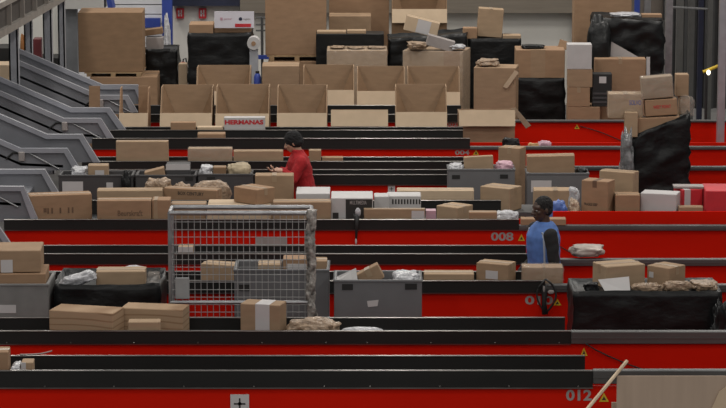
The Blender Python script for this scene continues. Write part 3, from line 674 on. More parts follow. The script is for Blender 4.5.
# --- front row of open cartons, aisle behind lane 004
YK = Yab + .22
open_carton('first open-front carton of the front row, left of the red-lettered box', 160, 212, 84.5, 113, YK)
open_carton('second open-front carton of the front row, behind the red-lettered box', 215.5, 269, 84, 113.5, YK)
open_carton('third open-front carton of the front row, above the worker in red', 277, 327, 84.5, 113, YK)
open_carton('low pale open carton right of the third front-row carton', 331, 388, 109.5, 110, YK, m=K, flaps=False)
open_carton('front-row open carton behind the right end of lane 004', 395.5, 447, 84, 112, YK)
open_carton('low pale open carton at the right end of the front row', 459, 515, 109, 110, YK, m=K, flaps=False)
sheet('card_strip', 'slanted pale cardboard strip leaning at the right end of the front row', 'strip', [P(511,108.5,YK+.05), P(516,108,YK+.05), P(531,125.5,YK+.05), P(526,128.5,YK+.05)], G_, .02)
open_carton('open carton around the end of the farthest chute', 119, 148, 86, 113, YK-.02, d=.45, back=False, flaps=False, m=W_)
sheet('cardboard_sheet', 'brown cardboard panel standing left of the farthest chute end', 'panel', [P(89,86,YK+.5), P(100,86,YK+.5), P(100,262,YK+.5), P(89,262,YK+.5)], W_, .015)
sheet('cardboard_sheet', 'brown cardboard panel standing right of the farthest chute end', 'panel', [P(138.5,86,YK+.55), P(148.5,86,YK+.55), P(148.5,262,YK+.55), P(138.5,262,YK+.55)], W_, .015)
# --- second row, behind the farthest lane
YR = Yzb + .35
open_carton('leftmost open carton of the second row, in front of the black pallet with the poster', 196, 250, 65, 91, YR)
carton('plain brown carton beside the blue bottle in the second row', 262, 299, 66, 90, YR+.05, .5, 0, 0, K, tape='x')
open_carton('second-row open carton left of the film-wrapped low load', 303, 354, 64.5, 90, YR)
open_carton('second-row open carton in front of the film-wrapped low load', 357, 405, 66, 91, YR)
open_carton('second-row open carton in front of the black bag heap', 407.5, 460, 66, 92, YR)
carton('tall closed brown carton with crumpled flaps on top, right end of second row', 474, 516, 68, 110, YR+.0, .45, 3, 0, K, tape=None, labs=[])
crumple('parcel_bag', 'crumpled brown paper on top of the tall closed carton', 'paper', 477, 500, 59.5, 68.3, YR+.1, PBAG, .3, zat(68, YR)+.002, amp=.5, seed=81)
sheet('card_strip', 'pale paper strip slanting down the tall closed carton', 'strip', [P(503,86.5,YR-.02), P(507,88.5,YR-.02), P(518.5,72.5,YR-.02), P(515,70,YR-.02)], PALE, .008)
b_ = P(257.5, 84, YR+.15); zt_ = zat(71, YR+.15)
r = root('drum_bottle', (b_.x, YR+.15, 0), 0, 'blue plastic bottle standing between second-row cartons', 'bottle'); rr = 3.6/sc(b_)
MB().loft([((b_.x,YR+.15,.6),rr,rr),((b_.x,YR+.15,zt_-.09),rr,rr),((b_.x,YR+.15,zt_-.05),rr*.75,rr*.75),((b_.x,YR+.15,zt_-.03),rr*.45,rr*.45)]).build('bottle_body', BLUE, r, smooth=True)
MB().loft([((b_.x,YR+.15,zt_-.03),rr*.55,rr*.55),((b_.x,YR+.15,zt_),rr*.55,rr*.55)]).build('cap', DARK, r)
MB().box((b_.x-.05, YR+.10, 0), (b_.x+.05, YR+.2, .6)).build('stand', POST, r)
# --- stacks behind
carton('dark brown lower carton under the huge carton with the pallet', 268, 327, 61.5, 100, 39.9, 1.0, 0, 0, W_, tape='x')
ZP = zat(61.5, 39.9)+.002
def pallet(label, x0, x1, y0, Y, d, z):
    a, b = P(x0, 60, Y), P(x1, 60, Y); h = zat(y0, Y) - z
    r = root('wooden_pallet', ((a.x+b.x)/2, Y+d/2, z), 0, label, 'pallet')
    m = MB()
    for i in range(5): m.box((a.x, Y+i*d/5, z+h*.75), (b.x, Y+(i+.8)*d/5, z+h))
    m.build('deck_board', WOOD, r)
    for u in (.04, .46, .9): MB().box((a.x+u*(b.x-a.x), Y, z), (a.x+(u+.08)*(b.x-a.x), Y+d, z+h*.75)).build('block', WOOD, r)
pallet('wooden pallet under the huge plain carton', 267, 327, 55.5, 39.95, .9, ZP)
carton('huge plain carton standing on a wooden pallet at top centre', 265, 326, -22, 55, 39.98, .85, 0, zat(55.5, 39.95)+.002, W_, tape=None)
carton('black wrapped carton block with a tan lid right of the huge plain carton', 316, 384, 34, 62, 39.42, .44, 0, 0, FILM, tape=None, name='wrapped_block', cat='pallet')
carton('flat tan lid on the black wrapped block', 317, 346, 31.5, 33, 39.44, .38, 0, zat(34, 39.42)+.002, T, tape=None, simple=True)
carton('small pale packet lying on the black wrapped block', 347, 366, 30.5, 33, 39.44, .3, 0, zat(34, 39.42)+.002, T, tape=None, simple=True)
carton('brown carton behind the black wrapped block', 329, 371, 16, 50, 40.5, .5, 0, 0, K, tape='x')
carton('wide brown carton at the top behind the stacked cartons', 329, 389, -20, 40, 41.2, .6, 0, 0, W_, tape=None)
carton('low film-wrapped load of cartons behind the second-row cartons', 327, 387, 50.5, 80, 38.75, .6, 0, 0, T, film=True, tape=None)
open_carton('large open carton with a pale flap at top centre', 392, 447, -30, 9, 40.6, d=.6, m=B_, group='stacked loads by the back wall')
lz = wrapped('black film heap load left of the open pale-flap carton foot', 389, 466, 36, 39.5, .7, fl=.04, amp=.05, slope=6)
carton('tilted pale carton lying on the black film heap', 403, 437, 19, 28, 39.7, .3, 0, lz+.05, PALE, roll=math.radians(14), tape='x', labs=[(.35,.75,.05,.95)])
carton('grey tilted flat boxes in front of the black film heap', 425, 453, 38, 45, 38.72, .3, 0, zat(51, 38.7)+.03, GREYT, roll=math.radians(16), tape=None, name='flat_box', cat='box')
carton('clear-wrapped pallet load topped with loose parcels', 403, 463, 52, 90, 38.6, .62, 8, 0, T, film=True, tape=(.68,.95), tm=W_)
crumple('parcel_bag', 'crumpled pale parcels on the clear-wrapped pallet load', 'parcel', 407, 428, 42.5, 51, 38.65, PBAG, .35, zat(51, 38.6)+.01, amp=.5, seed=83)
crumple('plastic_bag', 'white plastic pouch on the clear-wrapped pallet load', 'bag', 450, 466, 45, 51, 38.65, WBAG, .25, zat(51, 38.6)+.01, amp=.4, seed=85)
lz = wrapped('black wrapped pallet carrying two cartons at top centre right', 469, 521, 38.5, 39.6, .7, fl=.01, amp=.012)
carton('small tan carton on the left of the top centre black pallet', 463, 477, 28, 36, 39.62, .3, 0, lz+.002, W_, tape=None)
carton('leaning tan carton with printed side on the top centre black pallet', 477, 502, 9, 36, 39.8, .4, 0, lz+.01, T, roll=math.radians(4), tape='y')
carton('flat tan lid board on the top centre black pallet', 503, 521, 35.5, 38, 39.65, .4, 0, lz+.002, T, tape=None, simple=True)
wrapped('shiny black wrapped load under the two-tone carton, behind the cardboard strip', 516, 565, 78.5, 38.1, .65, fl=.01, amp=.025)
carton('wide two-tone brown carton on the shiny black load', 516, 565, 50, 78, 38.12, .55, 0, zat(78.5, 38.1)+.004, W_, tape=(.3,.6), tm=K)
crumple('plastic_bag', 'flat black bag on the wide two-tone carton', 'bag', 521, 546, 45.5, 50, 38.2, FILM, .3, zat(50, 38.12)+.002, amp=.3, seed=87)
sheet('card_flap', 'brown card flap standing behind the wide two-tone carton', 'flap', [P(557,49.8,38.5), P(573,49.8,38.5), P(573,44,38.6), P(560,39.5,38.6)], B_, .01)
for k, (x0, x1, y0, lb) in enumerate(((330,345,47,'leftmost loose brown parcel on the low film-wrapped load'), (347,364,48,'middle loose brown parcel on the low film-wrapped load'), (367,385,47.5,'rightmost loose brown parcel on the low film-wrapped load'))):
    crumple('parcel_bag', lb, 'parcel', x0, x1, y0, 51, 38.85, PBAG, .3, zat(50.5, 38.75)+.01, amp=.5, seed=110+k, group='loose parcels on the film-wrapped load')
# right stack behind the farthest lane
YS = Yzb + .22
carton('bottom carton of the stack beside the yellow warning triangle', 568, 600, 107, 122, YS, .45, 0, 0, W_, tape=None)
z1 = zat(107, YS)+.002
carton('third carton down in the stack under the white box', 568, 590, 87.5, 107, YS, .4, 0, z1, W_, tape='y')
z2 = zat(87.5, YS)+.002
carton('second carton down in the stack under the white box', 568, 592.5, 69.5, 87, YS, .4, 0, z2, K, tape='x')
carton('white box on top of the carton stack at upper right', 567.5, 592, 44.5, 69, YS, .4, 0, zat(69.5, YS)+.002, WHITE, name='white_box', cat='box', tape=None)
r_, w_, d_, h_ = carton('black crate with a white label beside the carton stack', 593, 612, 74, 107, YS+.02, .35, 0, z1, DARK, name='black_crate', cat='crate', tape=None, labs=[(.33,.7,.08,.28)])
m = MB()
for i in range(3): m.box((-w_/2, -.01, .05+i*.06), (w_/2, 0, .075+i*.06))
m.build('crate_rib', TOTD, r_, world=False)
carton('large carton with a tape strip behind the black crate', 595, 646, 59, 110, YS+.45, .4, 0, 0, W_, tape='y')
sheet('card_flap', 'pointed grey-white flap standing on the large taped carton', 'flap', [P(601,58,YS+.8), P(640,58,YS+.8), P(612,42,YS+.85), P(609,42,YS+.85)], GREYT, .01)
sheet('card_flap', 'narrow white flap at the right edge of the large taped carton', 'flap', [P(646.5,57,YS+.44), P(650,57,YS+.44), P(650,120,YS+.44), P(646.5,120,YS+.44)], WHITE, .01)
lz = wrapped('tall black draped pallet at upper right with plastic on top', 596, 664, 19, YS+1.0, .8, fl=.03, amp=.05, slope=-4)
crumple('plastic_bag', 'white plastic on top of the tall black draped pallet', 'bag', 612, 642, 13.5, 21, YS+1.15, WBAG, .35, lz+.03, amp=.5, seed=89)
carton('tan carton on top of the tall black draped pallet', 642, 662, 14.5, 21, YS+1.2, .3, 0, lz+.03, W_, tape=None)
carton('tall brown carton behind the black draped pallet', 575, 632, -30, 80, YS+2.2, .6, 0, 0, W_, tape=None, labs=[])
crumple('plastic_bag', 'black film bulge hanging over the left of the draped pallet', 'bag', 588, 612, 15, 50, YS+.66, FILM, .3, .9, amp=.3, seed=91)
# --- black pallet with boxes in the aisle on the right
YP = Yn - .75
lz = wrapped('tall black wrapped pallet with cartons heaped on top, right aisle', 633, 690, 124, YP, .62, fl=.04, amp=.045, slope=22)
crumple('film_bundle', 'clear creased film hanging down the left side of the tall black pallet', 'film', 621, 636, 128, 190, YP-.36, mat('grey_film', (.16,.16,.165), .22, var=.6, scale=9, bump=1), .3, 0, amp=.35, seed=93, freq=7)
zq = lz - .02
carton('narrow upright carton at the left end of the heap on the tall black pallet', 625, 638, 112.5, 137, YP-.02, .2, 0, zat(137, YP), T, tape=None)
carton('lowest wide carton in the heap on the tall black pallet', 638.5, 681, 117.5, 137, YP+.03, .3, 0, zat(138, YP), W_, tape='x', roll=math.radians(-3))
z3 = zat(116, YP+.03)
carton('film-wrapped carton on the left of the pallet heap', 609, 643, 94, 119, YP+.1, .35, 0, zat(118.5, YP+.1), T, film=True, tape='y', prints=[('SOLVO', BLUE, .6,.95,.25,.45)])
carton('carton with red-brown lettering in the middle of the pallet heap', 646, 678, 99.5, 118, YP+.06, .3, 0, z3, W_, tape='x', prints=[('WEST POINT', REDP, .25,.8,.35,.55)], roll=math.radians(-4))
carton('film-wrapped woven-look carton on top of the pallet heap', 643, 674, 77, 98, YP+.08, .3, 0, zat(98.6, YP+.06), G_, film=True, tape=None, roll=math.radians(-5))
carton('plain carton behind the woven-look one atop the pallet heap', 676, 689, 74.5, 96, YP+.3, .25, 0, zat(96.5, YP+.3), K, tape=None)
carton('plain carton under the top right of the pallet heap', 679, 690, 97, 119, YP+.32, .25, 0, zat(116, YP+.3), K, tape=None)
crumple('plastic_bag', 'clear bag bulging from the right side of the pallet heap', 'bag', 680, 696, 96, 116, YP+.05, CLEAR, .22, zat(116, YP+.05), amp=.3, seed=95)

# ------------------------------------------------------------------ background left
YL = 39.3
carton('low wide carton under the huge carton at upper left', 90, 157, 77, 100, YL, .8, 0, 0, W_, tape='x')
zl = zat(77, YL)+.002
pallet('pale pallet under the huge carton at upper left', 84, 142, 72.5, YL+.02, .75, zl)
carton('huge brown carton at upper left behind the chutes', 78, 142, 12.5, 72, YL+.05, .75, 0, zat(72.5, YL+.02)+.002, B_, tape=None)
lz = wrapped('shiny black wrapped load left of the pallet with the poster', 145, 177, 49, 40.2, .6, fl=.02, amp=.04)
carton('grey box on the shiny black wrapped load', 146, 163, 37.5, 48, 40.25, .35, 0, lz+.002, GREYT, name='grey_box', cat='box', tape=None)
carton('tilted brown carton on the grey box at upper left', 144, 163, 29, 37, 40.28, .3, 0, zat(37.3, 40.25)+.03, B_, tape=None, roll=math.radians(-8))
o = MB().box((P(143,20,44.7).x, 44.7, zat(27.5,44.7)), (P(160,20,44.7).x, 44.84, zat(18.5,44.7))).build('wall_poster', BLUE); tag(o, 'blue poster on the white brick wall at upper left', 'poster')
crumple('plastic_bag', 'white torn plastic hanging by the blue post', 'bag', 163, 170, 13, 45, 44.02, WBAG, .17, 0, amp=.5, seed=97)
carton('pale narrow carton between the two black wrapped loads', 178.5, 187, 64, 95, 40.0, .3, 0, 0, PALE, tape=None)
lz = wrapped('black wrapped pallet carrying the white poster board', 188, 251, 33, 39.4, .75, fl=.02, amp=.025)
carton('flat brown carton at the left on the poster pallet', 189, 213, 24.5, 33, 39.5, .5, 0, lz+.002, W_, tape=None)
carton('flat brown carton at the right under the white poster board', 214, 251, 26.5, 33, 39.6, .5, 0, lz+.002, W_, tape=None)
a, b = P(214.5, 28, 39.5), P(254, 11.5, 39.5)
r = root('poster_board', ((a.x+b.x)/2, 39.5, a.z), 0, 'white poster board with two small logos and a red stripe', 'poster')
MB().box((a.x, 39.5, a.z), (b.x, 39.52, b.z)).build('board', mat('poster_white', (.62,.60,.66), .5, var=.03), r)
MB().box((P(235,20,39.5).x, 39.495, zat(27,39.5)), (P(251,20,39.5).x, 39.505, zat(23.7,39.5))).build('red_stripe', REDP, r)
q = P(240.5, 19, 39.495); MB().ell((q.x, 39.497, q.z), (.026, .004, .026)).build('logo', NAVY, r)
q = P(221.5, 19, 39.495); MB().box((q.x-.018, 39.495, q.z-.022), (q.x+.018, 39.503, q.z+.022)).build('logo', PINK, r)
text('partner', PINK, P(224,19,39.5).x, P(232,19,39.5).x, zat(20.5,39.5), zat(18,39.5), 39.497, r)
text('logistic', GREYT, P(243.5,19,39.5).x, P(250.5,19,39.5).x, zat(20.5,39.5), zat(18,39.5), 39.497, r)
q = P(253.5, 43.5, 39.1); rr = 6.5/sc(q)
o = MB().tube([(q.x, 39.1, q.z), (q.x, 39.32, q.z)], rr, 24)
r = root('film_roll', (q.x, 39.2, 0), 0, 'white film roll beside the poster pallet', 'roll')
o.build('roll', WHITE, r)
MB().tube([(q.x, 39.09, q.z), (q.x, 39.33, q.z)], rr*.35, 14).build('core', W_, r)
MB().box((q.x-.06, 39.14, 0), (q.x+.06, 39.3, q.z-rr)).build('holder', POST, r)
# wall signs, stand, extinguisher
for x, lb in ((180, 'red fire sign on the back wall beside the blue post'), (202.5, 'red fire sign on the back wall above the poster pallet')):
    p = P(x, 13.5, 44.9); hw = .062
    r = root('fire_sign', (p.x, 44.93, p.z), 0, lb, 'sign', 'red fire signs')
    MB().box((p.x-hw, 44.92, p.z-.085), (p.x+hw, 44.99, p.z+.085)).build('sign_panel', REDP, r)
    m = MB(); m.box((p.x-.035, 44.915, p.z-.05), (p.x-.01, 44.925, p.z+.05)); m.box((p.x+.012, 44.915, p.z-.05), (p.x+.03, 44.925, p.z+.06)); m.box((p.x-.03, 44.915, p.z-.01), (p.x+.03, 44.925, p.z+.005)); m.build('pictogram', LABEL, r)
r = root('fire_extinguisher', (P(183,60,44).x, 44, 0), 0, 'red extinguisher low on the wall left of the poster pallet', 'extinguisher')
q = P(183, 62, 44); MB().loft([((q.x,44,.0),.07,.07),((q.x,44,q.z-.06),.07,.07),((q.x,44,q.z),.03,.03)]).build('cylinder', REDP, r, smooth=True)
MB().tube([(q.x,44,q.z), (q.x+.01,43.95,q.z+.05), (q.x+.05,43.95,q.z+.07), (q.x+.08, 43.95, q.z-.15)], .012).build('hose', DARK, r)
r = root('metal_stand', (P(262,40,43).x, 43, 0), 0, 'slim metal stand with cross arms left of the huge plain carton', 'stand')
q = P(262, 17, 43); MB().tube([(q.x,43,0),(q.x,43,q.z)], .022).build('pole', RAIL, r)
for y in (17.5, 24.5, 30.5): z = zat(y, 43); MB().tube([(q.x-.10,43,z),(q.x+.14,43,z)], .014).build('arm', RAIL, r)
z = zat(57, 43); MB().box((q.x-.12,42.95,z-.03),(q.x+.14,43.05,z+.03)).build('tray', BLUE, r)
# white canopy slab at the top left
a, b = P(64, 9, 41.5), P(104, 9, 41.5); c = P(112, 9, 41.5); zt_ = zat(-25, 41.5)
r = root('canopy', ((a.x+b.x)/2, 42, 0), 0, 'white canopy edge with a blue corner above the huge left carton', 'canopy')
MB().box((a.x, 41.5, a.z), (b.x, 43, zt_)).build('canopy_slab', mat('canopy_white', (.50,.49,.47), .6, var=.03), r)
MB().prism([(b.x,41.5,zat(-15,41.5)), (b.x+.06,41.5,zat(-15,41.5)), (c.x+.02,41.5,a.z), (c.x-.06,41.5,a.z)], (0,.4,0)).build('blue_corner', BLUE, r)
x0, x1 = P(64.5,20,41.7).x, P(77,20,41.7).x
MB().box((x0, 41.7, 0), (x1, 41.85, a.z)).build('column', mat('column_grey', (.20,.21,.225), .5, .1), r)
# stuff between the left posts
carton('small brown carton seen between the grey posts at left', 33, 42, 62, 75, 39.9, .3, 0, 0, W_, tape=None)
carton('dark red crate seen between the grey posts at left', 33, 41, 39, 53, 42, .4, 0, 0, mat('dark_red_plastic', (.16,.03,.035), .5), tape=None, name='red_crate', cat='crate')
crumple('plastic_bag', 'orange-brown bundle seen between the two leftmost posts', 'bundle', 18.5, 25, 34, 44, 42, mat('orange_bundle', (.30,.12,.03), .6), .3, 0, amp=.2, seed=99)
carton('dark stacked load behind the leftmost post', -10, 10, 48, 66, 41, .6, 0, 0, DARK, tape=None, name='dark_load', cat='load')
carton('pale carton at the left edge behind the posts', -10, 10, 65, 90, 40.2, .5, 0, 0, PALE, tape=None)
carton('dark load behind the second grey post', 16, 62, 58, 90, 42.8, .6, 0, 0, DARK, tape=None, name='dark_load', cat='load')

# ------------------------------------------------------------------ racks on the right
RACK = mat('rack_grey', (.10,.10,.095), .5, .2)
for x0, x1, Y, mt, lb in ((634,639,42.6,BLUE,'thin blue rack post above the draped black pallet'), (643.5,650,42.6,STEEL,'pale grey rack post above the draped black pallet'),
                      (665,672,39.6,STEEL,'bright steel post right of the draped black pallet'), (676,683,41,RACK,'olive grey rack post right of the bright steel post'),
                      (688,694,41.2,RACK,'dark grey rack post third from the right edge group'), (698,703,41.6,NAVY,'dark blue rack post left of the yellow handle'),
                      (707,712,41.3,RACK,'slim grey rack post behind the yellow handle'), (719,726,35.2,mat('bright_steel', (.42,.42,.45), .35, .6),'bright steel column at the right edge')):
    a, b = P(x0, 60, Y), P(x1, 60, Y)
    r = root('rack_post', ((a.x+b.x)/2, Y, 0), 0, lb, 'post', 'upright posts at upper right')
    t = .015; m = MB(); m.box((a.x, Y, 0), (b.x, Y+t, 4)); m.box((a.x, Y+t, 0), (a.x+t, Y+.12, 4)); m.box((b.x-t, Y+t, 0), (b.x, Y+.12, 4)); m.build('upright', mt, r)
    MB().box((a.x-.04, Y-.03, 0), (b.x+.04, Y+.15, .015)).build('foot_plate', RAIL, r)
a, b = P(668, 7, 39.7), P(707, 9, 41.2)
o = MB().tube([Vector((0,0,0)), b-a], .018).build('cross_brace', STEEL); o.location = a; tag(o, 'thin steel brace between the posts at upper right', 'brace')
YH = Yzb + .15
r = root('yellow_handle', (P(709,70,YH).x, YH, 0), 0, 'yellow handle with a small bright lamp at the right edge', 'lamp')
a, b = P(703, 72, YH+.1), P(718, 66, YH+.1)
MB().tube([a, b], .022).build('handle', YEL, r)
q = P(708.5, 72.5, YH); MB().ell((q.x, YH, q.z), (.028, .028, .036)).build('lamp', LAMP, r)
q = P(706, 80, YH+.1); MB().tube([(q.x, YH+.05, 0), (q.x, YH+.05, a.z)], .02).build('pole', DARK, r)

# ------------------------------------------------------------------ foreground right
Y1 = Yg - 1.0
a, b = P(617, 376, Y1), P(745, 374, Y1)
r = root('large_carton', ((a.x+b.x)/2, Y1, 0), 0, 'large pale brown carton panel at the bottom right corner', 'carton')
CB = mat('cardboard_greyish', (.40,.305,.235), .8, var=.05, scale=4, stretch=(4,1,.3), spec=.2)
t = .012; d = .4
MB().box((a.x, Y1, 0), (b.x, Y1+t, a.z)).build('front_panel', CB, r)
MB().box((a.x, Y1+d, 0), (b.x, Y1+d+t, a.z-.3)).build('back_panel', CB, r)
for x in (a.x, b.x-t): MB().box((x, Y1+t, 0), (x+t, Y1+d, a.z-.35)).build('side_panel', CB, r)
MB().prism([P(711,410,Y1-.02), P(719,392,Y1-.02), P(735,380,Y1-.02), P(735,415,Y1-.02)], (0,.01,0)).build('folded_flap', PALE, r)
o = MB().tube([Vector((0,0,0)), P(627,361,Y1+.1)-P(570,430,Y1-.45)], .014, 6).build('wooden_stick', PALEW); o.location = P(570,430,Y1-.45); tag(o, 'thin pale wooden stick leaning on the large carton at bottom right', 'stick')
# cables
def cable(name, label, pts, rad, m, cat='cable'):
    c = Vector(pts[0]); 
    out = []
    pts = [Vector(p)-c for p in pts]
    for i in range(len(pts)-1):
        p0, p1, p2, p3 = pts[max(i-1,0)], pts[i], pts[i+1], pts[min(i+2,len(pts)-1)]
        for k in range(6):
            t = k/6; out.append(.5*((2*p1)+(p2-p0)*t+(2*p0-5*p1+4*p2-p3)*t*t+(3*p1-p0-3*p2+p3)*t**3))
    out.append(pts[-1]); o = MB().tube(out, rad, 6).build(name, m, smooth=True); o.location = c
    return tag(o, label, cat)
cable('cable', 'black cable sagging along the red panel at bottom right', [P(586,344,Yf_-.04), P(600,352,Yf_-.02), P(625,363,Yf_-.015), P(650,371,Yf_-.015), P(672,371.5,Yf_-.015)], .006, DARK)
cable('cable', 'thin black cable on the red panel beside the blue-vest worker', [P(559,246,Yc-.02), P(566,250,Yc-.02), P(575,255,Yc-.02)], .006, DARK)
cable('cable', 'thin black cable on the red panel beside the yellow triangle at upper right', [P(580,126,Yz-.01), P(600,132,Yz-.01), P(622,141,Yz-.01)], .006, DARK)
# dangling scanner on the end of lane 010
r = root('hand_scanner', (P(545,295,Ye-.05).x, Ye-.05, zat(314,Ye)), 0, 'black hand scanner with looped cable hanging over lane number 010', 'scanner')
Yq = Ye - .05
def loop(pts, rad, nm, mt):
    out = []; pts = [P(x, y, Yq+o) for x, y, o in pts]
    for i in range(len(pts)-1):
        p0, p1, p2, p3 = pts[max(i-1,0)], pts[i], pts[i+1], pts[min(i+2,len(pts)-1)]
        for k in range(6):
            t = k/6; out.append(.5*((2*p1)+(p2-p0)*t+(2*p0-5*p1+4*p2-p3)*t*t+(3*p1-p0-3*p2+p3)*t**3))
    out.append(pts[-1]); return MB().tube(out, rad, 7).build(nm, mt, r, smooth=True)
loop([(546,279.5,.06),(548,281,-.02),(553,286,-.02),(556,295,-.02),(553,304,-.02),(547,312,0)], .010, 'cable', DARK)
loop([(545,279.5,.06),(543,282,-.02),(538,289,-.02),(537,297,-.02),(540,305,-.02),(545,313,0)], .008, 'cable', DARK)
MB().tube([P(544.5,286,Yq), P(544.5,292,Yq), P(544,303,Yq), P(545,314,Yq)], [.018,.028,.022,.030], 10).build('scanner_body', DARK, r, smooth=True)
q = P(544, 289, Yq-.03); MB().ell(q, (.009, .006, .03)).build('scanner_window', GREYT, r)
q = P(551, 292, Yq-.02); MB().ell(q, (.03, .008, .02)).build('tag', GREYT, r)
# white strap over the guard of lane 008
r = root('hanging_strap', (P(356,212,Yc-.03).x, Yc-.03, zat(245,Yc)), 0, 'black and white plastic strap hanging over the guard of lane 008', 'strap')
MB().tube([P(355,215,Yc+.03), P(357,217,Yc-.035), P(356.5,228,Yc-.035), P(356,244,Yc-.02)], [.02,.03,.016,.008], 8).build('strap', DARK, r, smooth=True)
MB().ell(P(358,212.5,Yc+.0), (.03, .02, .05)).build('white_knot', WBAG, r)
MB().ell(P(356,241,Yc-.03), (.010, .008, .035)).build('white_end', LABEL, r)
# hanging strap between the dark totes
o = crumple('plastic_bag', 'black bag hanging between the two dark totes beside the chutes', 'bag', 121, 131, 170, 189, YTo-.13, FILM, .1, .75, amp=.4, seed=101)
cable('plastic_strap', 'thin grey strap lying across the rear guard near the left of lane 012', [P(20,354.6,Ygb+.0), P(38,354,Ygb-.02), P(50,351.5,Ygb-.02), P(52,350.5,Ygb-.02)], .006, GREYT, 'strap')

# ------------------------------------------------------------------ people
def remesh(mb, vox, smooth=4, wob=0, freq=8):
    me = bpy.data.meshes.new('t'); mb.bm.to_mesh(me); mb.bm.free()
    o = bpy.data.objects.new('t', me); C.objects.link(o)
    md = o.modifiers.new('r', 'REMESH'); md.mode = 'VOXEL'; md.voxel_size = vox
    md = o.modifiers.new('s', 'SMOOTH'); md.iterations = smooth; md.factor = .5
    dg = bpy.context.evaluated_depsgraph_get(); out = bpy.data.meshes.new_from_object(o.evaluated_get(dg))
    bpy.data.objects.remove(o)
    if wob:
        for v in out.vertices: v.co += v.normal*noise.noise(v.co*freq + Vector((0,0,v.co.z*freq)))*wob
    r = MB(); r.bm.from_mesh(out); return r
def cap(m, pts, radii, seg=12):
    """tapered limb with round ends"""
    pts = [Vector(p) for p in pts]; P_, R_ = [], []
    for i in range(len(pts)-1):
        n = 8
        for k in range(n + (1 if i == len(pts)-2 else 0)):
            t = k/n; P_.append(pts[i].lerp(pts[i+1], t)); R_.append(radii[i]+(radii[i+1]-radii[i])*t)
    m.tube(P_, R_, seg)
    for p, rr in zip(pts, radii): m.ell(p, (rr, rr, rr), seg=12)
def hand(m, wrist, dirv, up, side):
    """palm and five curled fingers; up = back of the hand, side = thumb side"""
    d, u, s = Vector(dirv).normalized(), Vector(up).normalized(), Vector(side).normalized(); wv = Vector(wrist)
    cap(m, [wv, wv+d*.05+s*.012, wv+d*.085+s*.0], [.026, .032, .03]); cap(m, [wv+d*.03-s*.022, wv+d*.085-s*.026], [.022, .02]); cap(m, [wv+d*.03+s*.02, wv+d*.085+s*.024], [.022, .02])
    for off, ln in ((.032,.075),(.011,.085),(-.011,.08),(-.032,.062)):
        b = wv+d*.095+s*off; p1 = b+d*ln*.45-u*.01; p2 = p1+d*ln*.3-u*.022; p3 = p2+d*ln*.12-u*.024
        cap(m, [b, p1, p2, p3], [.0105,.010,.0092,.008], 8)
    t0 = wv+d*.03+s*.03; cap(m, [t0, t0+d*.03+s*.025-u*.01, t0+d*.062+s*.026-u*.02], [.015,.012,.009], 8)
